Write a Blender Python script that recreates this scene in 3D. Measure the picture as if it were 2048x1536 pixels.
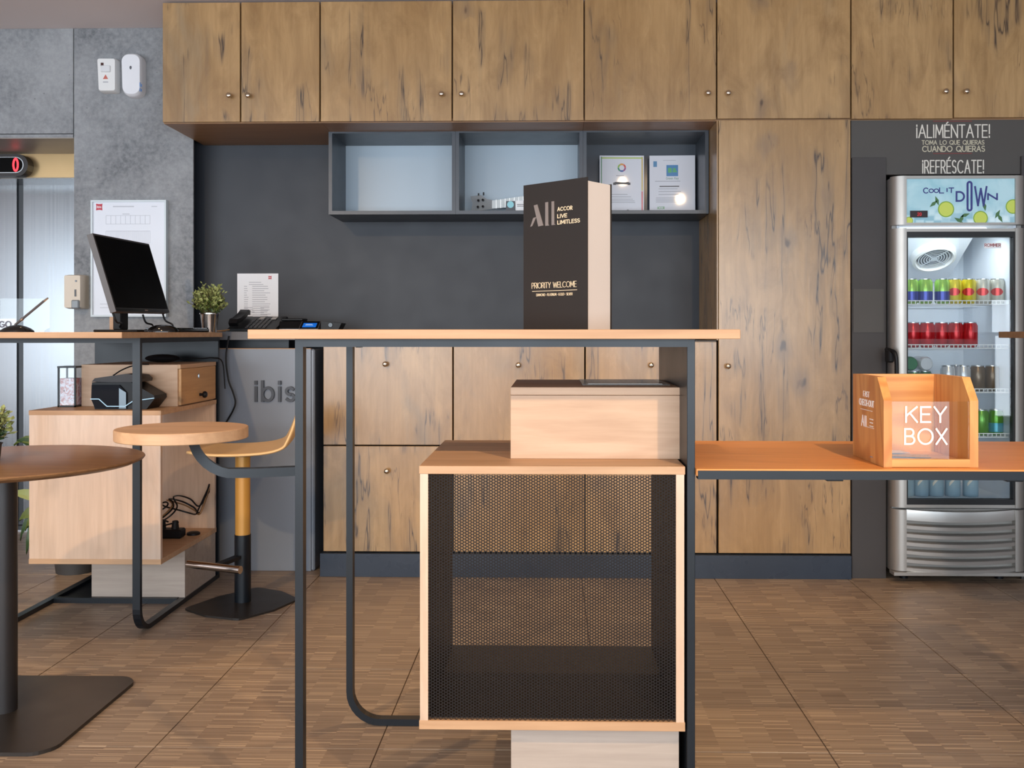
import bpy, bmesh, math, random
from mathutils import Vector, Matrix
random.seed(11)
SC = bpy.context.scene
COL = SC.collection
for o in list(bpy.data.objects):
    bpy.data.objects.remove(o)

# ------------------------------------------------------------------ camera
F, PPX, HV, EYE, TH = 1914.0, 1064.0, 666.0, 1.1, 0.0209
cam = bpy.data.cameras.new('camera')
co = bpy.data.objects.new('camera', cam)
COL.objects.link(co)
co.location = (0, 0, EYE)
co.rotation_euler = (math.pi / 2, 0, TH)
cam.sensor_width = 36
cam.lens = 36 * F / 2048
cam.shift_x = (1024 - PPX) / 2048
cam.shift_y = (HV - 768) / 2048
cam.clip_start = 0.05
SC.camera = co

# ------------------------------------------------------------------ light and exposure
SC.view_settings.view_transform = 'Standard'
SC.view_settings.look = 'None'
SC.view_settings.exposure = 0.0
SC.view_settings.gamma = 1.0
SC.view_settings.use_curve_mapping = False
SPOT_W = 165
SPOT_C = (1.0, 0.69, 0.38)
DAY_W = 565
DAY_C = (0.80, 0.90, 1.0)
w = bpy.data.worlds.new('world')
SC.world = w
w.use_nodes = True
wb = w.node_tree.nodes['Background']
wb.inputs[0].default_value = (0.75, 0.87, 1.0, 1)
wb.inputs[1].default_value = 0.8


def lamp(name, kind, loc, rot, power, color, **kw):
    l = bpy.data.lights.new(name, kind)
    l.energy = power
    l.color = color
    for k, v in kw.items():
        setattr(l, k, v)
    o = bpy.data.objects.new(name, l)
    o.location = loc
    o.rotation_euler = rot
    COL.objects.link(o)
    return o


# daylight through the street front behind the camera
lamp('window_daylight', 'AREA', (-2.35, -3.35, 1.2), (math.pi / 2, 0, 0), DAY_W, DAY_C, shape='RECTANGLE', size=11.1, size_y=2.3)
lamp('street_door_daylight', 'AREA', (5.85, -3.35, 0.78), (math.pi / 2, 0, 0), DAY_W * 0.055, DAY_C, shape='RECTANGLE', size=0.9, size_y=1.45)


def spot(x, y, z, tx, ty, tz, power, cone=76, rad=0.03):
    d = Vector((tx - x, ty - y, tz - z))
    return lamp('ceiling_or_bounce_spot', 'SPOT', (x, y, z), d.to_track_quat('-Z', 'Y').to_euler(), power, SPOT_C,
                spot_size=math.radians(cone), spot_blend=0.8, shadow_soft_size=rad)


spot(1.0, 0.5, 2.57, 0.6, 2.5, 0.6, SPOT_W)
spot(-1.9, 0.5, 2.57, -1.5, 2.8, 0.5, SPOT_W)
def downlight(x, y, tx, ty, power, cone):
    return spot(x, y, 2.57, tx, ty, 0.0, power, cone=cone)


downlight(0.25, 3.35, 0.25, 3.55, 95, 72)
downlight(-2.15, 3.15, -2.1, 3.2, 70, 72)
for xx in (-5.6, -3.0, -0.4):      # unseen spots added behind the camera to bounce warm light onto the ceiling
    spot(xx, -2.0, 2.57, xx, -1.9, 0.0, 750, cone=120)

# ------------------------------------------------------------------ projection helpers (used to measure positions)
CT, ST = math.cos(TH), math.sin(TH)


def PX(u, Y):
    a = (u - PPX) / F
    return Y * (-ST + a * CT) / (CT + a * ST)


def PZ(v, Y, u=1064):
    a = (u - PPX) / F
    return EYE + (HV - v) / F * Y / (CT + a * ST)


def GP(u, v, z=0.0):
    t = F * (EYE - z) / (v - HV)
    a = (u - PPX) / F
    return Vector((t * (-ST + a * CT), t * (CT + a * ST), z))


def lin(c):
    c /= 255.0
    return c / 12.92 if c <= 0.04045 else ((c + 0.055) / 1.055) ** 2.4


def rgb(r, g, b):
    return (lin(r), lin(g), lin(b), 1.0)


# ------------------------------------------------------------------ materials
MATS = {}


def new_mat(name):
    m = bpy.data.materials.new(name)
    m.use_nodes = True
    nt = m.node_tree
    b = nt.nodes['Principled BSDF']
    return m, nt, b


def P(name, col, rough=0.5, metal=0.0, **kw):
    if name in MATS:
        return MATS[name]
    m, nt, b = new_mat(name)
    b.inputs['Base Color'].default_value = rgb(*col)
    b.inputs['Roughness'].default_value = rough
    b.inputs['Metallic'].default_value = metal
    for k, v in kw.items():
        b.inputs[k.replace('_', ' ')].default_value = v
    # faint tone variation so nothing is a flat colour
    tc = nt.nodes.new('ShaderNodeTexCoord')
    nz = nt.nodes.new('ShaderNodeTexNoise')
    nz.inputs['Scale'].default_value = 9
    nt.links.new(tc.outputs['Object'], nz.inputs['Vector'])
    mr = nt.nodes.new('ShaderNodeMapRange')
    mr.inputs['To Min'].default_value = max(0.02, rough - 0.05)
    mr.inputs['To Max'].default_value = min(1, rough + 0.05)
    nt.links.new(nz.outputs['Fac'], mr.inputs['Value'])
    nt.links.new(mr.outputs['Result'], b.inputs['Roughness'])
    MATS[name] = m
    return m


def emis(name, col, strength):
    m, nt, b = new_mat(name)
    b.inputs['Base Color'].default_value = (0, 0, 0, 1)
    b.inputs['Emission Color'].default_value = rgb(*col)
    b.inputs['Emission Strength'].default_value = strength
    return m


class NT:
    def __init__(s, nt):
        s.nt = nt

    def n(s, typ, **props):
        nd = s.nt.nodes.new('ShaderNode' + typ)
        for k, v in props.items():
            setattr(nd, k, v)
        return nd

    def l(s, a, b):
        s.nt.links.new(a, b)

    def math(s, op, a, b=None, c=None, clamp=False):
        nd = s.n('Math', operation=op, use_clamp=clamp)
        for i, v in enumerate((a, b, c)):
            if v is None:
                continue
            if isinstance(v, (int, float)):
                nd.inputs[i].default_value = v
            else:
                s.l(v, nd.inputs[i])
        return nd.outputs[0]

    def mix(s, fac, a, b, mode='MIX'):
        nd = s.n('Mix', data_type='RGBA', blend_type=mode)
        for i, v in ((0, fac), (6, a), (7, b)):
            if isinstance(v, (int, float)):
                nd.inputs[i].default_value = v
            elif isinstance(v, tuple):
                nd.inputs[i].default_value = v
            else:
                s.l(v, nd.inputs[i])
        return nd.outputs[2]

    def maprange(s, v, a, b, c, d, smooth=False):
        nd = s.n('MapRange')
        if smooth:
            nd.interpolation_type = 'SMOOTHSTEP'
        s.l(v, nd.inputs['Value'])
        for k, x in (('From Min', a), ('From Max', b), ('To Min', c), ('To Max', d)):
            nd.inputs[k].default_value = x
        return nd.outputs[0]

    def noise(s, vec, scale=1, detail=2, rough=0.5, dist=0):
        nd = s.n('TexNoise')
        s.l(vec, nd.inputs['Vector'])
        nd.inputs['Scale'].default_value = scale
        nd.inputs['Detail'].default_value = detail
        nd.inputs['Roughness'].default_value = rough
        nd.inputs['Distortion'].default_value = dist
        return nd.outputs['Fac']

    def vmul(s, vec, v):
        nd = s.n('VectorMath', operation='MULTIPLY')
        s.l(vec, nd.inputs[0])
        nd.inputs[1].default_value = v
        return nd.outputs[0]

    def vadd(s, a, b):
        nd = s.n('VectorMath', operation='ADD')
        s.l(a, nd.inputs[0])
        if isinstance(b, tuple):
            nd.inputs[1].default_value = b
        else:
            s.l(b, nd.inputs[1])
        return nd.outputs[0]

    def bump(s, h, strength, dist, normal_in):
        nd = s.n('Bump')
        nd.inputs['Strength'].default_value = strength
        nd.inputs['Distance'].default_value = dist
        s.l(h, nd.inputs['Height'])
        s.l(nd.outputs[0], normal_in)


def wood(name, base, light, dark, axis='Z', crack=0.0, knot=0.0, grain=0.5, blotch=0.5, rough=0.5, stretch=0.06, fine=55.0, grey=None, rings=0.0):
    """grain runs along axis; crack / knot add the rustic marks"""
    if name in MATS:
        return MATS[name]
    m, nt, b = new_mat(name)
    k = NT(nt)
    tc = k.n('TexCoord').outputs['Object']
    oi = k.n('ObjectInfo')
    off = k.n('CombineXYZ')
    for i, f in enumerate((37.0, 53.0, 71.0)):
        k.l(k.math('MULTIPLY', oi.outputs['Random'], f), off.inputs[i])
    v = k.vadd(tc, off.outputs[0])

    def sc(across, along):
        return k.vmul(v, tuple(along if ax == axis else across for ax in 'XYZ'))
    # warp the grain a little
    fineg = k.noise(sc(fine, fine * stretch), 1.0, 4, 0.62, 0.35)
    mid = k.noise(sc(11, 11 * stretch * 2.2), 1.0, 3, 0.55, 0.8)
    big = k.noise(sc(2.6, 1.1), 1.0, 2, 0.5, 0.4)
    col = k.mix(k.maprange(big, 0.32, 0.68, 0, 1), rgb(*base), rgb(*light))
    if grey:
        g = k.noise(sc(3.4, 1.5), 1.0, 3, 0.6, 0.6)
        col = k.mix(k.maprange(g, 0.56, 0.74, 0, 0.75 * blotch, True), col, rgb(*grey))
    if crack:
        mott = k.noise(sc(9, 3.2), 1.0, 5, 0.65, 0.9)
        col = k.mix(k.maprange(mott, 0.45, 0.72, 0, 0.6), col, rgb(*dark))
        col = k.mix(k.maprange(mott, 0.28, 0.42, 0.45, 0), col, rgb(min(255, light[0] + 16), min(255, light[1] + 14), light[2] + 10))
    col = k.mix(k.maprange(fineg, 0.38, 0.68, 0, 0.55 * grain), col, rgb(*dark))
    col = k.mix(k.maprange(mid, 0.5, 0.75, 0, 0.5 * grain), col, rgb(*dark))
    if rings:
        rn = k.noise(sc(4.5, 0.8), 1.0, 1, 0.4, 0.3)
        sn = k.math('SINE', k.math('MULTIPLY', rn, 95.0))
        col = k.mix(k.maprange(sn, 0.1, 1.0, 0, rings), col, rgb(*dark))
    if crack:
        cn = k.noise(sc(7.0, 0.55), 1.0, 4, 0.6, 0.2)
        line = k.math('SUBTRACT', 1.0, k.maprange(k.math('ABSOLUTE', k.math('SUBTRACT', cn, 0.5)), 0.0, 0.009, 0, 1))
        gate = k.maprange(k.noise(sc(3.0, 2.4), 1.0, 2, 0.5, 0), 0.5, 0.57, 0, 1)
        cm = k.math('MULTIPLY', k.math('MULTIPLY', line, gate), crack)
        cn2 = k.noise(sc(24, 2.2), 1.0, 3, 0.55, 0.15)
        line2 = k.math('SUBTRACT', 1.0, k.maprange(k.math('ABSOLUTE', k.math('SUBTRACT', cn2, 0.5)), 0.0, 0.018, 0, 1))
        gate2 = k.maprange(k.noise(sc(4.0, 3.0), 1.0, 2, 0.5, 0), 0.57, 0.63, 0, 0.7)
        cm = k.math('MAXIMUM', cm, k.math('MULTIPLY', k.math('MULTIPLY', line2, gate2), crack))
        halo = k.math('MULTIPLY', k.math('SUBTRACT', 1.0, k.maprange(k.math('ABSOLUTE', k.math('SUBTRACT', cn, 0.5)), 0.0, 0.07, 0, 1)), k.math('MULTIPLY', gate, 0.4 * crack))
        col = k.mix(halo, col, rgb(108, 92, 74))
        col = k.mix(cm, col, rgb(66, 52, 42))
    if knot:
        kv = k.n('TexVoronoi', feature='F1')
        wv = k.n('TexNoise')
        k.l(sc(6, 3), wv.inputs['Vector'])
        wv.inputs['Scale'].default_value = 2
        wmul = k.n('VectorMath', operation='SCALE')
        k.l(wv.outputs['Color'], wmul.inputs[0])
        wmul.inputs['Scale'].default_value = 0.35
        k.l(k.vadd(sc(3.3, 1.9), wmul.outputs[0]), kv.inputs['Vector'])
        kv.inputs['Scale'].default_value = 1.35
        d = kv.outputs['Distance']
        sel = k.maprange(kv.outputs['Color'], 0.35, 0.45, 0, 1)
        halo = k.math('MULTIPLY', k.maprange(d, 0.06, 0.26, 1, 0, True), k.math('MULTIPLY', sel, 0.5 * knot))
        core = k.math('MULTIPLY', k.maprange(d, 0.03, 0.085, 1, 0, True), k.math('MULTIPLY', sel, 0.85 * knot))
        col = k.mix(halo, col, rgb(118, 98, 80))
        col = k.mix(core, col, rgb(72, 54, 42))
    k.l(col, b.inputs['Base Color'])
    b.inputs['Roughness'].default_value = rough
    b.inputs['Specular IOR Level'].default_value = 0.75 if rough < 0.3 else 0.35
    k.bump(fineg, 0.12, 0.002, b.inputs['Normal'])
    MATS[name] = m
    return m


M_PANEL = wood('rustic_oak', (166, 129, 82), (184, 148, 101), (126, 94, 57), 'Z', crack=0.95, knot=0.95, grain=0.5, blotch=0.9, rough=0.27, grey=(136, 120, 96))
M_SOFFIT = wood('oak_soffit', (150, 112, 78), (166, 126, 88), (104, 74, 50), 'X', grain=0.5, rough=0.4)
M_OAK_X = wood('oak_long_x', (192, 150, 112), (204, 164, 126), (154, 114, 80), 'X', grain=0.6, rough=0.45, knot=0.25, rings=0.15)
M_OAK_Y = wood('oak_long_y', (192, 150, 112), (204, 164, 126), (154, 114, 80), 'Y', grain=0.6, rough=0.45)
M_OAK_Z = wood('oak_upright', (210, 174, 144), (220, 188, 160), (172, 136, 106), 'Z', grain=0.5, rough=0.29, rings=0.1, knot=0.5, blotch=0.7, grey=(190, 172, 156))
M_BOXW = wood('pale_oak', (198, 164, 134), (208, 176, 148), (164, 128, 100), 'X', grain=0.6, rough=0.5, knot=0.7, rings=0.18)
M_GREYOAK = wood('greyed_oak', (172, 156, 142), (184, 168, 154), (132, 116, 104), 'X', grain=0.5, rough=0.55, knot=0.5)
M_BENCH = wood('bench_beech', (226, 148, 78), (234, 158, 88), (196, 116, 54), 'X', grain=0.5, rough=0.4, rings=0.25)
M_ROUND = wood('round_oak', (134, 96, 62), (148, 108, 72), (90, 62, 40), 'X', grain=0.7, rough=0.3, knot=0.5, rings=0.25)
M_PINE = wood('pine', (222, 158, 88), (232, 174, 106), (186, 112, 54), 'X', grain=0.8, rough=0.4, knot=0.5, fine=34, rings=0.5)
M_PINE_Z = wood('pine_upright', (216, 150, 84), (230, 170, 104), (180, 106, 52), 'Z', grain=0.8, rough=0.4, knot=0.3, fine=34, rings=0.55)
M_BLACK = P('black_steel', (14, 20, 26), 0.36, 0.0, Specular_IOR_Level=0.4)
M_PLATE = P('bronze_black_steel', (46, 41, 37), 0.38, 0.2)
M_DARKPAINT = P('anthracite_laminate', (68, 71, 76), 0.34)
M_DARKLOW = P('anthracite_wall', (37, 41, 49), 0.5)
M_NICHE = P('warm_dark_wall', (76, 72, 68), 0.6)
M_NICHE_B = P('darker_wall', (62, 58, 57), 0.6)
M_BASEB = P('baseboard_blue_grey', (44, 54, 68), 0.28)
M_CEIL = P('ceiling_paint', (232, 222, 220), 0.8)
M_WHITE = P('white_plastic', (232, 232, 230), 0.35)
M_BEIGE = P('beige_plastic', (214, 200, 180), 0.4)
M_PAPER = P('paper', (238, 238, 240), 0.55)
M_GLOSSPAPER = P('laminated_paper', (226, 226, 232), 0.0)
M_PRINT = P('grey_print', (176, 176, 182), 0.6)
M_PRINTD = P('dark_print', (96, 92, 92), 0.6)
M_RED = P('red_print', (190, 40, 62), 0.5)
M_STEEL = P('brushed_steel_plain', (196, 198, 200), 0.3, 1.0)
M_CHROME = P('chrome', (215, 212, 208), 0.12, 1.0)
M_KNOB = P('satin_nickel', (205, 190, 170), 0.22, 1.0)
M_BLKPL = P('black_plastic', (18, 18, 20), 0.42, 0.0, Specular_IOR_Level=0.25)
M_BLKGL = P('glossy_black', (14, 13, 13), 0.08)
M_SCREEN = P('screen_black', (6, 5, 5), 0.55, 0.0, Specular_IOR_Level=0.08)
M_BEZEL = P('grey_bezel', (74, 70, 70), 0.4)
M_GOLD = P('golden_lacquer', (196, 142, 66), 0.35, 0.15)
M_SEAT = wood('ply_seat', (240, 198, 140), (246, 206, 150), (212, 162, 104), 'X', grain=0.35, rough=0.4)
M_SILVER = P('silver_plastic', (172, 168, 162), 0.38, 0.7)
M_FRSIDE = P('fridge_side_grey', (150, 146, 142), 0.4, 0.3)
M_LINER = P('white_liner', (226, 232, 240), 0.45)
M_WIRE = P('white_wire', (238, 240, 242), 0.4)
M_GASKET = P('gasket_black', (14, 14, 16), 0.45)
M_TEXT = P('cream_lettering', (222, 216, 204), 0.5)
M_TEXTW = P('white_lettering', (250, 246, 238), 0.5)
M_TEXTT = P('tan_lettering', (196, 188, 164), 0.5)
M_BOXBRN = P('dark_brown_card', (34, 28, 24), 0.5)
M_BOXWHT = P('white_card', (202, 194, 188), 0.5)
M_NAVY = P('navy_print', (52, 58, 128), 0.5)
M_LEAF = P('leaf_green', (96, 110, 52), 0.5)
M_LEAF2 = P('leaf_pale_green', (150, 158, 96), 0.5)
M_LEAF3 = P('leaf_dark_green', (58, 82, 48), 0.45)
M_STEM = P('stem', (92, 84, 50), 0.6)


def wood_noop():
    pass


def concrete():
    m, nt, b = new_mat('concrete')
    k = NT(nt)
    tc = k.n('TexCoord').outputs['Object']
    n1 = k.noise(tc, 2.2, 5, 0.6, 0.2)
    n2 = k.noise(tc, 38, 3, 0.7, 0)
    col = k.mix(k.maprange(n1, 0.36, 0.66, 0, 1), rgb(102, 105, 109), rgb(150, 152, 154))
    col = k.mix(k.maprange(n2, 0.35, 0.7, 0, 0.45), col, rgb(176, 177, 178))
    vo = k.n('TexVoronoi', feature='F1')
    k.l(tc, vo.inputs['Vector'])
    vo.inputs['Scale'].default_value = 24
    sel = k.maprange(vo.outputs['Color'], 0.58, 0.6, 0, 1)
    pit = k.math('MULTIPLY', k.maprange(k.math('ADD', vo.outputs['Distance'], k.math('MULTIPLY', n2, 0.12)), 0.08, 0.16, 1, 0), sel)
    col = k.mix(k.math('MULTIPLY', pit, 0.6), col, rgb(70, 70, 72))
    k.l(col, b.inputs['Base Color'])
    b.inputs['Roughness'].default_value = 0.75
    k.bump(k.math('SUBTRACT', n2, pit), 0.25, 0.004, b.inputs['Normal'])
    return m


M_CONC = concrete()


def brushed():
    m, nt, b = new_mat('brushed_stainless')
    k = NT(nt)
    tc = k.n('TexCoord').outputs['Object']
    n = k.noise(k.vmul(tc, (160, 160, .5)), 1, 2, 0.6, 0)
    k.l(k.mix(k.maprange(n, 0.3, 0.7, 0, 1), rgb(126, 129, 132), rgb(134, 136, 138)), b.inputs['Base Color'])
    b.inputs['Metallic'].default_value = 1.0
    k.l(k.maprange(n, 0.2, 0.8, 0.2, 0.26), b.inputs['Roughness'])
    big = k.noise(k.vmul(tc, (1.5, 1.5, 0.9)), 1, 1, 0.5, 0)
    k.bump(big, 0.05, 0.05, b.inputs['Normal'])
    return m


M_BRUSH = brushed()


def tile_mat():
    m, nt, b = new_mat('striped_floor_tile')
    k = NT(nt)
    pos = k.n('NewGeometry').outputs['Position']
    sx = k.n('SeparateXYZ')
    k.l(pos, sx.inputs[0])
    X, Y = sx.outputs[0], sx.outputs[1]
    colid = k.math('FLOOR', k.math('DIVIDE', X, 0.0742))
    w1 = k.n('TexWhiteNoise', noise_dimensions='1D')
    k.l(colid, w1.inputs['W'])
    row = k.math('FLOOR', k.math('ADD', k.math('DIVIDE', Y, 0.15), k.math('MULTIPLY', w1.outputs['Value'], 9.0)))
    cv = k.n('CombineXYZ')
    k.l(colid, cv.inputs[0])
    k.l(row, cv.inputs[1])
    w2 = k.n('TexWhiteNoise', noise_dimensions='2D')
    k.l(cv.outputs[0], w2.inputs['Vector'])
    line = k.math('FLOOR', k.math('DIVIDE', Y, 0.0046))
    cv2 = k.n('CombineXYZ')
    k.l(colid, cv2.inputs[0])
    k.l(line, cv2.inputs[1])
    w3 = k.n('TexWhiteNoise', noise_dimensions='2D')
    k.l(cv2.outputs[0], w3.inputs['Vector'])
    line4 = k.math('FLOOR', k.math('DIVIDE', Y, 0.0046))
    cv4 = k.n('CombineXYZ')
    k.l(k.math('FLOOR', k.math('DIVIDE', X, 0.148)), cv4.inputs[0])
    k.l(line4, cv4.inputs[1])
    w4 = k.n('TexWhiteNoise', noise_dimensions='2D')
    k.l(cv4.outputs[0], w4.inputs['Vector'])
    col = k.mix(w2.outputs['Value'], rgb(146, 126, 108), rgb(164, 143, 122))
    col = k.mix(k.maprange(w3.outputs['Value'], 0, 1, 0, 0.6), col, rgb(104, 86, 72))
    col = k.mix(k.maprange(w3.outputs['Value'], 0.88, 0.9, 0, 0.5), col, rgb(214, 188, 158))
    col = k.mix(k.maprange(w4.outputs['Value'], 0.94, 0.95, 0, 0.3), col, rgb(100, 78, 62))
    k.l(col, b.inputs['Base Color'])
    b.inputs['Roughness'].default_value = 0.42
    b.inputs['Specular IOR Level'].default_value = 0.45
    k.bump(w3.outputs['Value'], 0.15, 0.001, b.inputs['Normal'])
    return m


M_TILE = tile_mat()
M_GROUT = P('grout', (84, 66, 52), 0.8)


def pane(name, tint=(1, 1, 1, 1), refl=0.08, rough=0.0):
    m = bpy.data.materials.new(name)
    m.use_nodes = True
    nt = m.node_tree
    nt.nodes.clear()
    k = NT(nt)
    out = k.n('OutputMaterial')
    tr = k.n('BsdfTransparent')
    tr.inputs[0].default_value = tint
    gl = k.n('BsdfGlossy')
    gl.inputs['Roughness'].default_value = rough
    fr = k.n('Fresnel')
    fr.inputs[0].default_value = 1.45
    mx = k.n('MixShader')
    k.l(k.math('MULTIPLY', fr.outputs[0], refl / 0.04, clamp=True), mx.inputs[0])
    k.l(tr.outputs[0], mx.inputs[1])
    k.l(gl.outputs[0], mx.inputs[2])
    k.l(mx.outputs[0], out.inputs[0])
    return m


M_GLASS = pane('clear_glass', (0.97, 0.985, 0.98, 1), 0.022)
M_DOORGLASS = pane('door_glass', (0.94, 0.96, 0.96, 1), 0.045)
M_ACRYL = pane('clear_acrylic', (0.86, 0.9, 0.9, 1), 0.1)


# ------------------------------------------------------------------ geometry helpers
class B:
    """collects geometry for one mesh object (world coordinates unless the owner sits at 0)"""

    def __init__(s):
        s.bm = bmesh.new()

    def box(s, x0, x1, y0, y1, z0, z1, bev=0.0, mi=0, seg=1):
        x0, x1 = min(x0, x1), max(x0, x1)
        y0, y1 = min(y0, y1), max(y0, y1)
        z0, z1 = min(z0, z1), max(z0, z1)
        vs = [s.bm.verts.new((x, y, z)) for z in (z0, z1) for y in (y0, y1) for x in (x0, x1)]
        fs = []
        for idx in ((0, 2, 3, 1), (4, 5, 7, 6), (0, 1, 5, 4), (2, 6, 7, 3), (0, 4, 6, 2), (1, 3, 7, 5)):
            f = s.bm.faces.new([vs[i] for i in idx])
            f.material_index = mi
            fs.append(f)
        if bev:
            es = list({e for f in fs for e in f.edges})
            r = bmesh.ops.bevel(s.bm, geom=es, offset=bev, segments=seg, affect='EDGES', profile=0.5)
            for f in r['faces']:
                f.material_index = mi
        return s

    def obox(s, c, ux, uy, uz, hx, hy, hz, mi=0):
        c = Vector(c)
        ux, uy, uz = Vector(ux).normalized(), Vector(uy).normalized(), Vector(uz).normalized()
        vs = [s.bm.verts.new(c + ux * a * hx + uy * b_ * hy + uz * d * hz) for d in (-1, 1) for b_ in (-1, 1) for a in (-1, 1)]
        for idx in ((0, 2, 3, 1), (4, 5, 7, 6), (0, 1, 5, 4), (2, 6, 7, 3), (0, 4, 6, 2), (1, 3, 7, 5)):
            f = s.bm.faces.new([vs[i] for i in idx])
            f.material_index = mi
        return s

    def prism(s, poly, fn, d0, d1, mi=0):
        """poly of (a, b); fn(a, b, d) -> point"""
        lo = [s.bm.verts.new(fn(a, b_, d0)) for a, b_ in poly]
        hi = [s.bm.verts.new(fn(a, b_, d1)) for a, b_ in poly]
        n = len(poly)
        fs = [s.bm.faces.new(list(reversed(lo))), s.bm.faces.new(hi)]
        for i in range(n):
            fs.append(s.bm.faces.new((lo[i], lo[(i + 1) % n], hi[(i + 1) % n], hi[i])))
        for f in fs:
            f.material_index = mi
        return s

    def ring(s, pts_list, closed=True, cap=True, mi=0):
        rows = [[s.bm.verts.new(p) for p in pts] for pts in pts_list]
        n = len(rows[0])
        for a, b_ in zip(rows, rows[1:]):
            for i in range(n if closed else n - 1):
                j = (i + 1) % n
                f = s.bm.faces.new((a[i], a[j], b_[j], b_[i]))
                f.material_index = mi
        if cap and closed:
            f = s.bm.faces.new(list(reversed(rows[0])))
            f.material_index = mi
            f = s.bm.faces.new(rows[-1])
            f.material_index = mi
        return s

    def lathe(s, prof, c=(0, 0, 0), seg=24, axis='Z', mi=0, cap=True):
        c = Vector(c)
        rows = []
        for r, h in prof:
            row = []
            for i in range(seg):
                t = 2 * math.pi * i / seg
                a, b_ = max(r, 1e-5) * math.cos(t), max(r, 1e-5) * math.sin(t)
                p = {'Z': (a, b_, h), 'Y': (a, -h, b_), 'X': (h, a, b_)}[axis]
                row.append(c + Vector(p))
            rows.append(row)
        return s.ring(rows, True, cap, mi)

    def cyl(s, p0, p1, r0, r1=None, seg=14, mi=0):
        return s.tube([p0, p1], r0, seg, mi, r1)

    def tube(s, pts, r, seg=8, mi=0, r_end=None):
        pts = [Vector(p) for p in pts]
        if len(pts) >= 4:          # Catmull-Rom through the points
            ext = [pts[0] * 2 - pts[1]] + pts + [pts[-1] * 2 - pts[-2]]
            out = []
            for i in range(1, len(ext) - 2):
                for j in range(5):
                    t_ = j / 5
                    a0, a1, a2, a3 = ext[i - 1:i + 3]
                    out.append(0.5 * ((2 * a1) + (a2 - a0) * t_ + (2 * a0 - 5 * a1 + 4 * a2 - a3) * t_ ** 2 + (3 * a1 - a0 - 3 * a2 + a3) * t_ ** 3))
            pts = out + [pts[-1]]
        rows = []
        up = Vector((0, 0, 1))
        prev = None
        for i, p in enumerate(pts):
            t = (pts[min(i + 1, len(pts) - 1)] - pts[max(i - 1, 0)]).normalized()
            if prev is None:
                a = t.cross(up if abs(t.z) < 0.9 else Vector((1, 0, 0))).normalized()
            else:
                a = (prev - t * prev.dot(t)).normalized()
            prev = a
            b_ = t.cross(a)
            rr = r if r_end is None else r + (r_end - r) * i / (len(pts) - 1)
            rows.append([p + a * rr * math.cos(2 * math.pi * k_ / seg) + b_ * rr * math.sin(2 * math.pi * k_ / seg) for k_ in range(seg)])
        return s.ring(rows, True, True, mi)

    def bar(s, pts, nrm, wid, dep, mi=0):
        """rectangular section swept along a planar path; nrm = plane normal, wid in the plane, dep along nrm"""
        pts = [Vector(p) for p in pts]
        nrm = Vector(nrm).normalized()
        rows = []
        for i, p in enumerate(pts):
            t0 = (pts[i] - pts[i - 1]).normalized() if i else None
            t1 = (pts[i + 1] - pts[i]).normalized() if i < len(pts) - 1 else None
            t0 = t0 or t1
            t1 = t1 or t0
            s0, s1 = t0.cross(nrm), t1.cross(nrm)
            sd = (s0 + s1).normalized()
            sc_ = 1 / max(0.3, sd.dot(s0))
            a = sd * wid / 2 * sc_
            b_ = nrm * dep / 2
            rows.append([p - a - b_, p + a - b_, p + a + b_, p - a + b_])
        return s.ring(rows, True, True, mi)

    def sphere(s, c, r, seg=14, rings=9, sx=1, sy=1, sz=1, mi=0):
        mat = Matrix.Translation(Vector(c)) @ Matrix.Diagonal((r * sx, r * sy, r * sz, 1))
        rr = bmesh.ops.create_uvsphere(s.bm, u_segments=seg, v_segments=rings, radius=1, matrix=mat)
        for v in rr['verts']:
            for f in v.link_faces:
                f.material_index = mi
        return s


def link(name, me, mat, parent=None, smooth=False):
    o = bpy.data.objects.new(name, me)
    for m in (mat if isinstance(mat, (list, tuple)) else [mat]):
        me.materials.append(m)
    COL.objects.link(o)
    if parent:
        o.parent = parent
    return o


def world_loc(o):
    v = Vector((0, 0, 0))
    while o:
        v += Vector(o.location)
        o = o.parent
    return v


def obj(name, b, mat, parent=None, smooth=False, local=False, label=None, kind=None, origin=None, angle=35):
    """link builder b as one mesh object; geometry is given in world space unless local"""
    bmesh.ops.recalc_face_normals(b.bm, faces=b.bm.faces[:])
    me = bpy.data.meshes.new(name)
    if not local:
        off = world_loc(parent) if parent else Vector((0, 0, 0))
        if origin is not None:
            off = Vector(origin)
        b.bm.transform(Matrix.Translation(-off))
    if smooth:
        for f in b.bm.faces:
            f.smooth = True
        for e in b.bm.edges:
            if len(e.link_faces) == 2 and e.calc_face_angle(0) > math.radians(angle):
                e.smooth = False
    b.bm.to_mesh(me)
    b.bm.free()
    o = link(name, me, mat, parent, smooth)
    if origin is not None and not local:
        o.location = Vector(origin) - (world_loc(parent) if parent else Vector((0, 0, 0)))
    if label:
        o['label'] = label
    if kind:
        o['kind'] = kind
    return o


def thing(name, label, cat, loc=(0, 0, 0), group=None, rot=0):
    o = bpy.data.objects.new(name, None)
    o.empty_display_size = 0.05
    COL.objects.link(o)
    o.location = loc
    o.rotation_euler = (0, 0, rot)
    o['label'] = label
    o['category'] = cat
    if group:
        o['group'] = group
    return o


def tag(o, label, cat, group=None):
    o['label'] = label
    o['category'] = cat
    if group:
        o['group'] = group
    return o


def dup(root, loc, label=None, group=None, rot=None):
    r = root.copy()
    COL.objects.link(r)
    r.location = loc
    if rot is not None:
        r.rotation_euler = rot
    if label:
        r['label'] = label
    if group:
        r['group'] = group
    for ch in list(root.children):
        c = ch.copy()
        COL.objects.link(c)
        c.parent = r
        for g in list(ch.children):
            d = g.copy()
            COL.objects.link(d)
            d.parent = c
    return r


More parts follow.
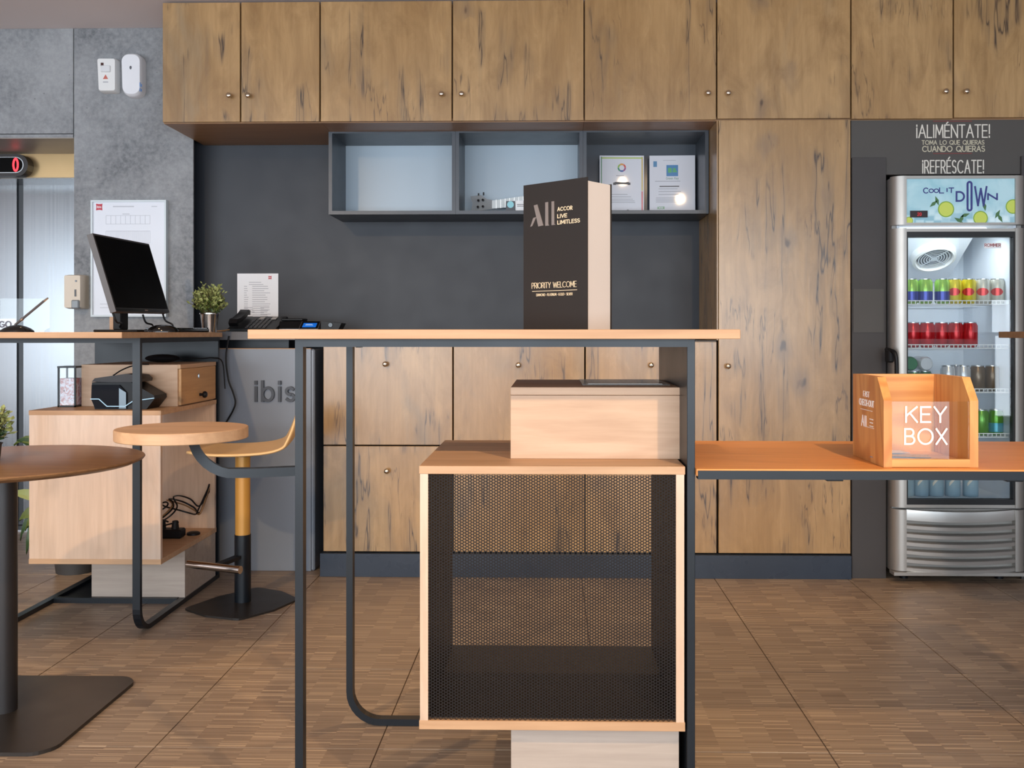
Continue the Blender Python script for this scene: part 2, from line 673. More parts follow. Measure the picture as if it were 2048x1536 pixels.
def arc(cx, cy, rx, ry, a0, a1, n=10):
    return [(cx + rx * math.cos(math.radians(a0 + (a1 - a0) * i / n)), cy + ry * math.sin(math.radians(a0 + (a1 - a0) * i / n))) for i in range(n + 1)]


def rrect(x0, x1, y0, y1, r, n=5):
    return arc(x1 - r, y1 - r, r, r, 0, 90, n) + arc(x0 + r, y1 - r, r, r, 90, 180, n) + arc(x0 + r, y0 + r, r, r, 180, 270, n) + arc(x1 - r, y0 + r, r, r, 270, 360, n)


# stroke alphabet: unit height, list of polylines and advance width
O_ = lambda w: [arc(w / 2, .5, w / 2, .5, 90, 450, 22)]
GL = {
    'A': (.8, [[(0, 0), (.4, 1), (.8, 0)], [(.15, .36), (.65, .36)]]),
    'B': (.64, [[(0, 0), (0, 1), (.34, 1)] + arc(.34, .76, .24, .24, 90, -90, 8) + [(0, .52)], [(.34, .52)] + arc(.36, .26, .28, .26, 90, -90, 8) + [(0, 0)]]),
    'C': (.84, [arc(.47, .5, .47, .5, 48, 312, 16)]),
    'D': (.78, [[(0, 0), (0, 1), (.3, 1)] + arc(.3, .5, .48, .5, 90, -90, 12) + [(0, 0)]]),
    'E': (.58, [[(.56, 1), (0, 1), (0, 0), (.56, 0)], [(0, .52), (.5, .52)]]),
    'F': (.56, [[(.56, 1), (0, 1), (0, 0)], [(0, .5), (.48, .5)]]),
    'G': (.9, [arc(.47, .5, .47, .5, 48, 345, 16) + [(.92, .45), (.55, .45)]]),
    'H': (.7, [[(0, 0), (0, 1)], [(.7, 0), (.7, 1)], [(0, .5), (.7, .5)]]),
    'I': (.06, [[(.03, 0), (.03, 1)]]),
    'K': (.66, [[(0, 0), (0, 1)], [(.64, 1), (.02, .42)], [(.22, .6), (.66, 0)]]),
    'L': (.52, [[(0, 1), (0, 0), (.52, 0)]]),
    'M': (.86, [[(0, 0), (.06, 1), (.43, .25), (.8, 1), (.86, 0)]]),
    'N': (.72, [[(0, 0), (0, 1), (.72, 0), (.72, 1)]]),
    'O': (1.0, O_(1.0)),
    'P': (.6, [[(0, 0), (0, 1), (.32, 1)] + arc(.32, .73, .27, .27, 90, -90, 8) + [(0, .46)]]),
    'Q': (1.0, O_(1.0) + [[(.62, .25), (.98, -.06)]]),
    'R': (.62, [[(0, 0), (0, 1), (.32, 1)] + arc(.32, .73, .27, .27, 90, -90, 8) + [(0, .46)], [(.3, .46), (.62, 0)]]),
    'S': (.56, [arc(.28, .75, .27, .25, 35, 270, 12) + arc(.28, .25, .28, .25, 90, -145, 12)]),
    'T': (.66, [[(0, 1), (.66, 1)], [(.33, 1), (.33, 0)]]),
    'U': (.7, [[(0, 1), (0, .35)] + arc(.35, .35, .35, .35, 180, 360, 12) + [(.7, 1)]]),
    'V': (.76, [[(0, 1), (.38, 0), (.76, 1)]]),
    'W': (1.1, [[(0, 1), (.28, 0), (.55, .9), (.82, 0), (1.1, 1)]]),
    'X': (.7, [[(0, 0), (.7, 1)], [(0, 1), (.7, 0)]]),
    'Y': (.7, [[(0, 1), (.35, .46), (.7, 1)], [(.35, .46), (.35, 0)]]),
    'Z': (.6, [[(0, 1), (.6, 1), (0, 0), (.6, 0)]]),
    '0': (.6, [arc(.3, .5, .3, .5, 90, 450, 20)]),
    '2': (.56, [arc(.28, .72, .28, .28, 170, -20, 10) + [(0, 0), (.58, 0)]]),
    '-': (.34, [[(0, .45), (.34, .45)]]),
    '.': (.06, [[(.0, .45), (.06, .45)]]),
    '!': (.06, [[(.03, 1), (.03, .3)], [(.03, .1), (.03, 0)]]),
    '~': (.06, [[(.03, .75), (.03, 0)], [(.03, 1), (.03, .9)]]),   # inverted exclamation mark
    ' ': (.4, []),
    'i': (.06, [[(.03, 0), (.03, .68)], [(.03, .9), (.03, .98)]]),
    'b': (.6, [[(0, 0), (0, 1)], arc(.3, .34, .3, .34, 90, 450, 18)]),
    's': (.44, [arc(.22, .5, .2, .18, 35, 270, 9) + arc(.22, .17, .22, .17, 90, -145, 9)]),
    'l': (.06, [[(.03, 0), (.03, 1)]]),
    'r': (.3, [[(0, 0), (0, .68)], [(0, .4)] + arc(.28, .4, .28, .28, 180, 80, 6)]),
    'e': (.56, [[(.02, .34), (.56, .34)] + arc(.28, .34, .28, .34, 0, 310, 14)]),
    'n': (.5, [[(0, 0), (0, .68)], [(0, .4)] + arc(.25, .4, .25, .28, 180, 0, 8) + [(.5, 0)]]),
    'y': (.5, [[(0, .68), (.25, 0)], [(.5, .68), (.15, -.3)]]),
}
GL['@'] = (.15, [arc(.075, .925, .075, .075, 180, 0, 10) + arc(.075, .075, .075, .075, 0, -180, 10) + [(0, .925)]])
GL['\u00c9'] = (.58, GL['E'][1] + [[(.22, 1.12), (.42, 1.26)]])


def text_width(t, xs, sp):
    return sum(GL[c][0] * xs + sp for c in t) - sp


TEXT_N = [0]


def text(b, t, o, u, v, n, h, th, xs=1.0, sp=0.16, depth=0.0006, align='C', mi=0):
    """stroke text; o = baseline point, u/v = right and up directions, n = outward normal; h = cap height, th = stroke"""
    u, v, n, o = Vector(u).normalized(), Vector(v).normalized(), Vector(n).normalized(), Vector(o)
    x = {'C': -text_width(t, xs, sp) / 2, 'L': 0.0, 'R': -text_width(t, xs, sp)}[align]
    for c in t:
        wd, lines = GL[c]
        for ln in lines:
            full = [o + u * (x + p[0] * xs) * h + v * p[1] * h for p in ln]
            closed = (full[0] - full[-1]).length < 1e-6 and len(full) > 3
            segs = [(full[i + 1] - full[i]).normalized() for i in range(len(full) - 1)]
            parts, cur = [], [full[0]]
            for i in range(1, len(full)):
                cur.append(full[i])
                if i < len(full) - 1 and segs[i - 1].dot(segs[i]) < 0.6:
                    parts.append(cur)
                    cur = [full[i]]
            parts.append(cur)
            loop = closed and len(parts) == 1
            for pts in parts:
                TEXT_N[0] += 1
                dep = depth * (1 + 0.06 * (TEXT_N[0] % 9))   # strokes never share a plane
                rows = []
                m = len(pts)
                for i, p in enumerate(pts):
                    t0 = (pts[i] - pts[i - 1]).normalized() if i else None
                    t1 = (pts[i + 1] - pts[i]).normalized() if i < m - 1 else None
                    if loop and (i == 0 or i == m - 1):
                        t0, t1 = segs[-1], segs[0]
                    t0 = t0 or t1
                    t1 = t1 or t0
                    s0 = t0.cross(n)
                    sd = (s0 + t1.cross(n)).normalized()
                    k_ = min(1.6, 1 / max(0.3, sd.dot(s0)))
                    q = p
                    if not loop and i == 0:
                        q = p - t0 * th * 0.45
                    if not loop and i == m - 1:
                        q = p + t0 * th * 0.45
                    a = sd * th / 2 * k_
                    rows.append([q - a, q + a, q + a + n * dep, q - a + n * dep])
                b.ring(rows, True, not loop, mi)
        x += wd * xs + sp
    return b


def print_lines(b, o, u, v, n, w_, rows, gap, th, cols=None, depth=0.0004, seed=3):
    """faint rows of print as thin raised strips"""
    rnd = random.Random(seed)
    u, v, n, o = Vector(u).normalized(), Vector(v).normalized(), Vector(n).normalized(), Vector(o)
    for r in range(rows):
        for (x0, x1) in (cols or [(0, 1)]):
            L = (x1 - x0) * w_ * rnd.uniform(0.6, 1.0)
            b.obox(o + u * (x0 * w_ + L / 2) - v * r * gap + n * depth / 2, u, v, n, L / 2, th / 2, depth / 2)
    return b


# ------------------------------------------------------------------ the setting
CEIL = 2.612
YD = 4.32            # face of the fitted cupboards
YB = 4.845           # dark recess wall
YC = 4.70            # concrete wall
XL = PX(324, YD)     # left end of the wall cupboards
YE = 5.36            # lift doors

fl = obj('floor', B().box(-8, 7, -3.4, 5.6, -0.12, -0.003), M_GROUT, kind='structure')
TW, TD, G = 0.594, 0.5985, 0.0016
tile_b = B().box(-TW / 2 + G, TW / 2 - G, -TD / 2 + G, TD / 2 - G, -0.006, 0.0, bev=0.0006)
tile0 = obj('tile', tile_b, M_TILE, fl, local=True)
X0t, Y0t = 0.133, 2.521
first = True
for j in range(-4, 6):
    for i in range(-9, 9):
        cx, cy = X0t + (i + 0.5) * TW, Y0t + (j + 0.5) * TD
        if cy > 5.5 or cy < 0.2:
            continue
        lim = cy * 0.62 + 1.5
        if cx < -lim or cx > lim:
            continue
        t = tile0 if first else tile0.copy()
        if not first:
            COL.objects.link(t)
            t.parent = fl
        t.location = (cx, cy, random.uniform(-0.0003, 0.0003))
        first = False
obj('ceiling', B().box(-8, 7, -3.4, 5.6, CEIL, CEIL + 0.1), M_CEIL, kind='structure')

# concrete wall with the lift opening at its left
XO = PX(145, YC)
ZO = PZ(275, YC, 80)
XJ = PX(147, YC)
ZJ = PZ(268, YC, 80)
wl = obj('wall_left', B().box(-8, XL - 0.25, YC + 0.012, YC + 0.16, ZO + 0.003, CEIL).box(XO + 0.003, XL - 0.25, YC + 0.012, YC + 0.16, 0, ZO + 0.003), P('joint_grey', (92, 93, 94), 0.8), kind='structure')
g = 0.002
obj('concrete_panel', B().box(XJ + g, XL, YC, YC + 0.012, 0.0, CEIL, bev=0.0015), M_CONC, wl, origin=((XJ + XL) / 2, YC, 1.3))
obj('concrete_panel', B().box(-7.9, XJ - g, YC, YC + 0.012, ZJ + g, CEIL, bev=0.0015), M_CONC, wl, origin=(-3.2, YC, 2.3))
obj('concrete_panel', B().box(-7.9, XJ - g, YC, YC + 0.012, ZO, ZJ - g, bev=0.001), M_CONC, wl, origin=(-3.2, YC + 0.3, 2.06))
obj('wall_back', B().box(XL - .42, PX(1436, YD), YB, YB + 0.1, 0, CEIL), M_DARKLOW, kind='structure')

# lift: lining, header, two door leaves
YH = 5.12
tr = obj('trim_1', B().box(-7.9, XO + 0.003, YC + 0.002, YC + .16, ZO - 0.004, ZO - .0005).box(-4.2, XO + 0.12, YC + 0.16, YH + 0.02, ZO - 0.002, ZO + 0.02), P('lintel_grey', (168, 162, 156), 0.45), kind='structure')
obj('header_plate', B().box(-7.9, XO + 0.12, YH, YH + 0.02, PZ(355, YH, 80), ZO), P('gold_reflection_steel', (196, 166, 122), 0.3, 0.9), tr)  # steel header; its golden reflection is put into the base colour
obj('door_track', B().box(-7.9, XO + 0.12, YH + 0.02, YE + 0.05, PZ(356, YH, 80), PZ(356, YH, 80) + 0.02), M_BRUSH, tr)
obj('jamb', B().box(XO + 0.004, XO + 0.10, YC + 0.16, YE + 0.02, 0, ZO), M_BRUSH, tr)
dr = thing('door_1', '', '')
del dr['label']
del dr['category']
dr['kind'] = 'structure'
xg0, xg1 = PX(34, YE), PX(46, YE)
zt = PZ(356, YE, 80)
obj('door_leaf', B().box(xg1, XO + 0.2, YE, YE + 0.03, 0.012, zt, bev=0.002), M_BRUSH, dr)
obj('door_leaf', B().box(-4.4, xg0, YE - 0.0, YE + 0.03, 0.012, zt, bev=0.002), M_BRUSH, dr)
obj('door_gap', B().box(xg0 + 0.001, xg1 - 0.001, YE + 0.012, YE + 0.05, 0.012, zt), P('door_gap_grey', (64, 66, 68), 0.35, 0.6), dr)
obj('door_sill', B().box(-4.4, XO + 0.1, YE - 0.12, YE + 0.03, -0.002, 0.009), M_STEEL, dr)
obj('wall_side', B().box(-8, -7.9, -3.4, 5.6, 0, CEIL), M_CEIL, kind='structure')
obj('wall_far', B().box(-8, 7, 5.5, 5.6, 0, CEIL), M_CEIL, kind='structure')

# floor indicator above the lift
YI = YH - 0.03
fi = thing('lift_indicator', 'black rounded lift position display showing a red zero above the steel doors', 'display', (PX(0, YI), YI, PZ(332, YI, 20)))
zc = PZ(332, YI, 20)
rx = PX(62, YI)
hh = PZ(310, YI, 20) - zc
pill = lambda x1, r: arc(x1 - r, 0, r, r, -90, 90, 12) + [(PX(-60, YI), r), (PX(-60, YI), -r)]
fnI = lambda a, b_, d: Vector((a, d, zc + b_))
obj('housing', B().prism(pill(rx, hh), fnI, YI - 0.03, YI + 0.03), P('brown_black_plastic', (44, 38, 36), 0.35), fi)
obj('rim', B().prism(pill(rx - 0.022, hh * 0.72), fnI, YI - 0.033, YI - 0.028), M_STEEL, fi)
obj('display_window', B().prism(pill(rx - 0.028, hh * 0.66), fnI, YI - 0.036, YI - 0.03), M_SCREEN, fi)
dg = B()
text(dg, '0', (PX(39, YI), YI - 0.037, zc - 0.032), (1, 0, 0), (0, 0, 1), (0, -1, 0), 0.064, 0.010, xs=0.62, sp=0, depth=0.001)
obj('digit', dg, emis('led_red', (255, 40, 50), 4.0), fi)


# fitted cupboards -------------------------------------------------
def knob(parent, x, z, y=YD):
    b = B().lathe([(0.007, 0.0), (0.007, 0.004), (0.0045, 0.007), (0.0045, 0.014), (0.010, 0.018), (0.0125, 0.024), (0.011, 0.029), (0.006, 0.0315), (0.0, 0.032)], seg=14, axis='Y')
    b.bm.transform(Matrix.Translation((x, y, z)))
    return obj('knob', b, M_KNOB, parent, smooth=True, angle=60)


def door(parent, name, x0, x1, z0, z1, kx=None, kz=None, mat=None):
    g_ = 0.0032
    d = obj(name, B().box(x0 + g_, x1 - g_, YD, YD + 0.018, z0 + g_, z1 - g_, bev=0.0012), mat or M_PANEL, parent, origin=((x0 + x1) / 2, YD, (z0 + z1) / 2))
    if kx is not None:
        knob(d, kx, kz)
    return d


ZU = PZ(243, YD, 900)
xs_up = [PX(u, YD) for u in (324, 481, 640, 904.5, 1168.5, 1433.5, 1702, 1907, 2112)]
wc_info = [(0, 461, 499, 193, 'narrow oak wall cupboard pair at the left end beside the concrete wall'),
           (2, 884, 924, 190, 'wide oak wall cupboard pair above the open shelf cells without certificates'),
           (4, 1415, 1455, 188, 'wide oak wall cupboard pair over the certificates and the tall cupboard'),
           (6, 1888, 1929, 185, 'oak wall cupboard pair above the drinks fridge lettering')]
DARKIN = P('cupboard_inside', (60, 44, 32), 0.7)
for i, (k0, ku0, ku1, kv, lab) in enumerate(wc_info):
    x0, x1, x2 = xs_up[k0], xs_up[k0 + 1], xs_up[k0 + 2]
    c = thing('wall_cabinet', lab, 'cabinet', ((x0 + x2) / 2, YD, ZU))
    cb = B().box(x0 + 0.0005, x2 - 0.0005, YD + 0.07, YB - 0.002, ZU + .018, CEIL - 0.002).box(x0 + .0005, x2 - .0005, YD + .0195, YB - .002, ZU, ZU + .018).box(x0 + .0005, x0 + .016, YD + .03, YD + .07, ZU + .018, CEIL - .002)
    obj('carcass', cb, M_SOFFIT, c)
    if i > 1:
        zb = PZ(238, YD, 1600)
    else:
        zb = ZU
    door(c, 'door', x0, x1, ZU if i < 2 else ZU + 0.0, CEIL - 0.006, PX(ku0, YD), PZ(kv, YD, ku0))
    door(c, 'door', x1, x2, ZU if i < 2 else zb, CEIL - 0.006, PX(ku1, YD), PZ(kv, YD, ku1))

ZW = PZ(681, YD, 1400)
ZBB = 0.105
xb = [PX(u, YD) for u in (645.5, 906, 1170, 1434.5)]
ZS = PZ(891, YD, 760)
for i, (ku, kv1, kv2, lab) in enumerate(((772, 728, 941, 'pale oak base cupboard with two knobs at left, next to the grey desk'),
                                        (1037, 730, 941, 'middle oak base cupboard seen behind the mesh cube'),
                                        (1301.5, 730, 941, 'right oak base cupboard behind the black table side panel'))):
    x0, x1 = xb[i], xb[i + 1]
    c = thing('base_cabinet', lab, 'cabinet', ((x0 + x1) / 2, YD, ZBB))
    obj('carcass', B().box(x0 + 0.001, x1 - 0.001, YD + 0.06, YB - 0.004, ZBB, ZW - 0.0202), DARKIN, c)
    door(c, 'drawer', x0, x1, ZS, ZW - 0.003, PX(ku, YD), PZ(kv1, YD, ku))
    door(c, 'drawer', x0, x1, ZBB + 0.002, ZS, PX(ku + 3, YD), PZ(kv2, YD, ku))
tag(obj('worktop', B().box(xb[0], xb[3] - 0.001, YD + 0.0195, YB - 0.005, ZW - 0.0198, ZW, bev=0.001), P('worktop_dark', (74, 66, 60), 0.4)), 'thin dark worktop over the base cupboards in the recess', 'worktop')
x0, x1 = PX(1436, YD), PX(1702.5, YD)
ZT = PZ(238.5, YD, 1570)
c = thing('tall_cabinet', 'tall oak cupboard standing left of the dark fridge niche', 'cabinet', ((x0 + x1) / 2, YD, ZBB))
obj('carcass', B().box(x0 + 0.001, x1 - 0.001, YD + 0.06, YB - 0.004, ZBB, ZU - 0.002), DARKIN, c)
obj('side_panel', B().box(x0 - 0.0045, x0 + 0.0005, YD + 0.004, YB - 0.003, ZW + 0.001, ZU - 0.001), M_PANEL, c)
door(c, 'door', x0, x1, PZ(886, YD, 1500), ZT, PX(1455, YD), PZ(732, YD, 1455))
door(c, 'door', x0, x1, ZBB + 0.002, PZ(886, YD, 1500))
obj('baseboard_back', B().box(PX(640, YD - 0.02), PX(1703, YD - 0.02), YD - 0.022, YD + 0.03, 0, ZBB, bev=0.001), M_BASEB, kind='structure')

# dark niche wall round the fridge
XN0, XN1 = PX(1704, YD), 2.9
XF0, XF1 = PX(1772, YD + 0.01), 2.16
ZN = PZ(348, YD, 1900)
wr = obj('wall_right', B().box(XN0, XN1, YD + 0.012, YD + 0.05, ZN, ZT - 0.004).box(XN0, XF0, YD + 0.012, YD + 0.6, 0, ZN).box(XF1, XN1, YD + 0.012, YD + 0.6, 0, ZN).box(XN0, XN1, YD + 0.6, YD + 0.66, 0, CEIL), M_NICHE, kind='structure')
zc_ = PZ(315, YD, 1740)
obj('column_panel', B().box(XN0, XF0 - 0.003, YD, YD + 0.012, 0.0, zc_, bev=0.001), M_NICHE_B, wr)
obj('column_panel', B().box(PX(2043, YD), XN1, YD, YD + 0.012, 0.0, PZ(312, YD, 2040), bev=0.001), M_NICHE_B, wr)
obj('cover_plate', B().box(PX(1706, YD), PX(1767, YD), YD - 0.004, YD, PZ(665, YD, 1740), PZ(578, YD, 1740)), M_NICHE, wr)
tb = B()
yt = YD + 0.012


def wtext(s, ul, ur, vt, vb, th, sp, b):
    h = PZ(vt, yt, 1900) - PZ(vb, yt, 1900)
    want = (PX(ur, yt) - PX(ul, yt)) / h
    nat = sum(GL[c_][0] for c_ in s)
    xs = (want - sp * (len(s) - 1)) / nat
    text(b, s, (PX(ul, yt), yt, PZ(vb, yt, 1900)), (1, 0, 0), (0, 0, 1), (0, -1, 0), h, th, xs=xs, sp=sp, align='L', depth=0.001)


wtext('~ALIM\u00c9NTATE!', 1833, 1979, 250, 275, 0.0052, 0.14, tb)
wtext('~REFR\u00c9SCATE!', 1845, 1967, 321, 346, 0.0052, 0.14, tb)
obj('lettering', tb, M_TEXT, wr)
tb = B()
wtext('TOMA LO QUE QUIERAS', 1844, 1968, 281, 289, 0.0030, 0.22, tb)
wtext('CUANDO QUIERAS', 1845, 1969, 292.5, 303, 0.0040, 0.22, tb)
obj('lettering', tb, M_TEXTT, wr)
tb = B()
for vv in (242.5, 307):
    tb.box(PX(1866, yt), PX(1944, yt), yt - 0.001, yt, PZ(vv + 1.2, yt, 1900), PZ(vv - 1.2, yt, 1900))
obj('rule_line', tb, P('dull_red', (112, 62, 58), 0.6), wr)

# street front behind the camera
wf = B().box(-8, 7, -3.2, -3.05, 2.36, CEIL).box(-8, 7, -3.2, -3.05, 0, 0.10)
for i in range(9):
    xx = -7.9 + i * 1.84
    wf.box(xx - 0.05, xx + 0.05, -3.2, -3.05, 0.10, 2.36)
obj('wall_front', wf, P('facade_frame', (70, 66, 62), 0.5), kind='structure')
obj('wall_end', B().box(6.9, 7, -3.4, 5.6, 0, CEIL), M_CEIL, kind='structure')

# ------------------------------------------------------------------ open shelf unit
YS = 4.53
sx0, sx1 = PX(657, YS), PX(1417.5, YS)
sz1, sz0 = PZ(258, YS, 1040), PZ(428, YS, 1040)
yb = YB - 0.006
T = 0.017
sh = thing('open_shelf', 'anthracite open wall shelf of three cells under the oak wall cupboards', 'shelf', ((sx0 + sx1) / 2, YS, sz0))
cells = [(657, 911), (911, 1166), (1166, 1417.5)]
M_SHELF = P('shelf_laminate', (62, 68, 76), 0.35)
for i, (u0, u1) in enumerate(cells):
    a, b_ = PX(u0, YS), PX(u1, YS)
    f = B()
    f.box(a + .0004, b_ - .0004, YS, yb, sz1 - T, sz1)
    f.box(a + .0004, b_ - .0004, YS, yb, sz0, sz0 + T)
    f.box(a + .0004, a + T, YS, yb, sz0 + T, sz1 - T)
    f.box(b_ - T, b_ - .0004, YS, yb, sz0 + T, sz1 - T)
    obj('frame', f, M_SHELF, sh)
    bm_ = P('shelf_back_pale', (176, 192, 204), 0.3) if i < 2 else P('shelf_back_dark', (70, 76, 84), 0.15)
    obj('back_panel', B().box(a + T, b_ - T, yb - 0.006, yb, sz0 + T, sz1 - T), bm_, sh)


def tilt_sheet(c, nrm, w_, h_, t_):
    n = Vector(nrm).normalized()
    u = Vector((0, 0, 1)).cross(n).normalized()
    u = -u if u.x < 0 else u
    v = n.cross(u)
    v = -v if v.z < 0 else v
    return Vector(c), u, v, n


def cert(label, ul, ur, vt, vb, Y, nrm, deco):
    w_ = PX(ur, Y) - PX(ul, Y)
    h_ = PZ(vt, Y) - PZ(vb, Y)
    cx = (PX(ul, Y) + PX(ur, Y)) / 2
    cz = sz0 + T + h_ / 2 + 0.0015
    c0, u, v, n = tilt_sheet((cx, Y, cz), nrm, w_, h_, 0.003)
    t = thing('certificate', label, 'certificate', (cx, Y, sz0 + T))
    obj('sheet', B().obox(c0, u, v, n, w_ / 2, h_ / 2, 0.0015), M_GLOSSPAPER, t)
    deco(t, c0 + n * 0.0016, u, v, n, w_, h_)
    return t


def deco1(t, o, u, v, n, w_, h_):
    cols = [(176, 196, 92), (206, 178, 96), (204, 84, 90), (110, 150, 130)]
    for nm, (cx, cy, hw, hh_), cc in (('border_strip', (0, h_ / 2 - .012, w_ / 2 - .008, .003), 0), ('border_strip', (w_ / 2 - .009, h_ * .2, .003, h_ * .28), 1),
                                      ('border_strip', (w_ / 2 - .009, -h_ * .29, .003, h_ * .2), 2), ('border_strip', (0, -h_ / 2 + .006, w_ / 2 - .008, .002), 2),
                                      ('border_strip', (-w_ / 2 + .009, h_ * .2, .003, h_ * .28), 3)):
        obj(nm, B().obox(o + u * cx + v * cy, u, v, n, hw, hh_, .0004), P('border_%d' % cc, cols[cc], 0.25), t)
    rc = [(208, 70, 60), (220, 150, 60), (140, 180, 70), (60, 140, 110), (60, 90, 160), (150, 70, 130)]
    for i in range(6):
        b = B()
        b.prism(arc(0, 0, .021, .021, i * 60, i * 60 + 58, 5) + arc(0, 0, .013, .013, i * 60 + 58, i * 60, 5), lambda a, c_, d: o + u * a + v * (c_ + h_ * .30) + n * d, -.0003, .0005)
        obj('ring_segment', b, P('ring_%d' % i, rc[i], 0.3), t)
    b = B()
    print_lines(b, o + v * h_ * .17 - u * .028, u, v, n, .056, 1, .01, .004)
    print_lines(b, o - v * h_ * .14 - u * w_ * .33, u, v, n, w_ * .66, 2, .012, .003)
    print_lines(b, o - v * h_ * .22 - u * w_ * .36, u, v, n, w_ * .72, 3, .008, .0026, seed=5)
    obj('print', b, M_PRINT, t, kind='stuff')
    b = B()
    b.obox(o + v * h_ * .045, u, v, n, .036, .006, .0004)
    b.obox(o + v * h_ * .035 - u * .036, u, v, n, .007, .006, .0003).obox(o + v * h_ * .035 + u * .036, u, v, n, .007, .006, .0003)
    obj('ribbon_print', b, M_PRINTD, t)
    b = B().prism(arc(0, 0, .009, .009, 0, 360, 16)[:-1], lambda a, c_, d: o + u * (a + .03) + v * (c_ - h_ * .42) + n * d, -.0003, .0004)
    obj('stamp_print', b, M_PRINTD, t)
    b = B().prism(arc(0, 0, .005, .005, 0, 360, 12)[:-1], lambda a, c_, d: o + u * (a - .036) + v * (c_ - h_ * .42) + n * d, -.0003, .0004)
    obj('stamp_print', b, M_PRINTD, t)


def deco2(t, o, u, v, n, w_, h_):
    obj('logo_square', B().obox(o + v * h_ * .25, u, v, n, .029, .028, .0004), P('logo_blue', (70, 130, 180), 0.3), t)
    b = B().obox(o + v * h_ * .255 - u * .012, u, v, n, .009, .012, .0008).obox(o + v * h_ * .27 + u * .010, u, v, n, .007, .006, .0008)
    b.obox(o + v * h_ * .235 + u * .012, u, v, n, .011, .004, .0008)
    obj('logo_mark', b, P('logo_green', (88, 170, 110), 0.3), t)
    obj('emblem', B().obox(o + v * h_ * .36 - u * w_ * .375, u, v, n, .009, .014, .0004), P('emblem_blue', (90, 140, 180), 0.3), t)
    b = B()
    text(b, 'Green Key', o + v * h_ * .105, u, v, n, .011, .0014, xs=.8, sp=.2, depth=.0004)
    obj('lettering', b, P('print_green', (110, 150, 130), 0.4), t)
    b = B()
    print_lines(b, o + v * h_ * .075 - u * w_ * .38, u, v, n, w_ * .8, 1, .01, .003)
    print_lines(b, o - v * h_ * .05 - u * w_ * .3, u, v, n, w_ * .6, 3, .014, .003)
    print_lines(b, o - v * h_ * .2 - u * w_ * .36, u, v, n, w_ * .72, 4, .007, .0024, seed=4)
    print_lines(b, o + v * h_ * .42 - u * w_ * .2, u, v, n, w_ * .4, 1, .01, .002)
    obj('print', b, M_PRINT, t, kind='stuff')
    b = B()
    print_lines(b, o - v * h_ * .01 - u * w_ * .28, u, v, n, w_ * .62, 1, .014, .005)
    obj('print', b, M_PRINTD, t)
    b = B()
    text(b, 'ACCOR', o - v * h_ * .385 - u * w_ * .25, u, v, n, .012, .002, xs=.6, sp=.12, depth=.0004)
    obj('lettering', b, P('print_green2', (120, 170, 120), 0.4), t)


def glare_normal(u_, v_, Y, lx, ly, lz):
    p = Vector((PX(u_, Y), Y, PZ(v_, Y, u_)))
    return ((Vector((0, 0, EYE)) - p).normalized() + (Vector((lx, ly, lz)) - p).normalized()).normalized()


cert('glossy certificate with a rainbow ring and coloured border', 1199, 1288, 297, 418, 4.78, glare_normal(1245, 363, 4.78, 1.0, 0.5, 2.57), deco1)
cert('glossy certificate with a blue square emblem beside the rainbow one', 1299, 1390, 297, 418, 4.78, glare_normal(1360, 398, 4.78, 1.0, 0.5, 2.57), deco2)

# clear ukulele lying in the middle cell
YK = 4.74
uk = thing('ukulele', 'clear ukulele with black tuning pegs lying in the middle shelf cell', 'ukulele', (PX(1000, YK), YK, sz0 + T))
M_UKE = P('smoky_acrylic', (150, 152, 152), 0.15, 0.0, Alpha=0.55)
hp = [(941, 392), (962, 390), (974, 398), (984, 400), (984, 418), (974, 419), (962, 421), (942, 421), (945, 406)]
obj('headstock', B().prism([(PX(u_, YK), PZ(v_, YK)) for u_, v_ in hp], lambda a, b_, d: Vector((a, d, b_)), YK, YK + 0.012), M_UKE, uk)
obj('neck', B().prism([(PX(u_, YK), PZ(v_, YK)) for u_, v_ in ((984, 401), (1090, 386), (1090, 408), (984, 417))], lambda a, b_, d: Vector((a, d, b_)), YK, YK + 0.018), P('pale_neck', (206, 212, 212), 0.25), uk)
b = B()
for i in range(10):
    uu = 992 + i * 9
    zz = 409 - (uu - 984) * .114
    b.box(PX(uu, YK), PX(uu + 1, YK), YK - 0.002, YK, PZ(zz + 9, YK), PZ(zz - 9, YK))
obj('fret', b, M_STEEL, uk, kind='stuff')
bp = []
for i in range(36):
    t_ = 2 * math.pi * i / 36
    r_ = 1.0 - 0.22 * math.cos(2 * t_) ** 2 * 0 + 0.12 * math.cos(2 * t_)
    bp.append((PX(1109 + 40 * math.cos(t_) * r_, YK), sz0 + T + 0.083 + 0.082 * math.sin(t_) * (r_ + .12)))
obj('body', B().prism(bp, lambda a, b_, d: Vector((a, d, b_)), YK - 0.01, YK + 0.05), M_UKE, uk)
for (uu, vv) in ((957, 401), (966, 400), (956, 414), (966, 413)):
    p = Vector((PX(uu, YK), YK, PZ(vv, YK)))
    b = B().cyl(p + Vector((0, 0.0, 0)), p - Vector((0, 0.012, 0)), 0.0075, 0.006, 10).sphere(p - Vector((0, 0.013, 0)), 0.0045, 8, 6)
    obj('tuning_peg', b, M_BLKGL, uk, smooth=True)
for (uu, vv) in ((957, 389), (967, 387)):
    obj('tuning_button', B().box(PX(uu - 1.5, YK), PX(uu + 1.5, YK), YK + .002, YK + .01, PZ(vv + 3, YK), PZ(vv - 3, YK)), M_BLKPL, uk)
Y_ = 4.68
t = thing('seal_card', 'small dark card with a teal round seal before the ukulele neck', 'card', (PX(1021, Y_), Y_, sz0 + T))
obj('card', B().box(PX(1012, Y_), PX(1030, Y_), Y_, Y_ + .004, sz0 + T, PZ(402, Y_)), P('card_dark', (60, 62, 70), 0.4), t)
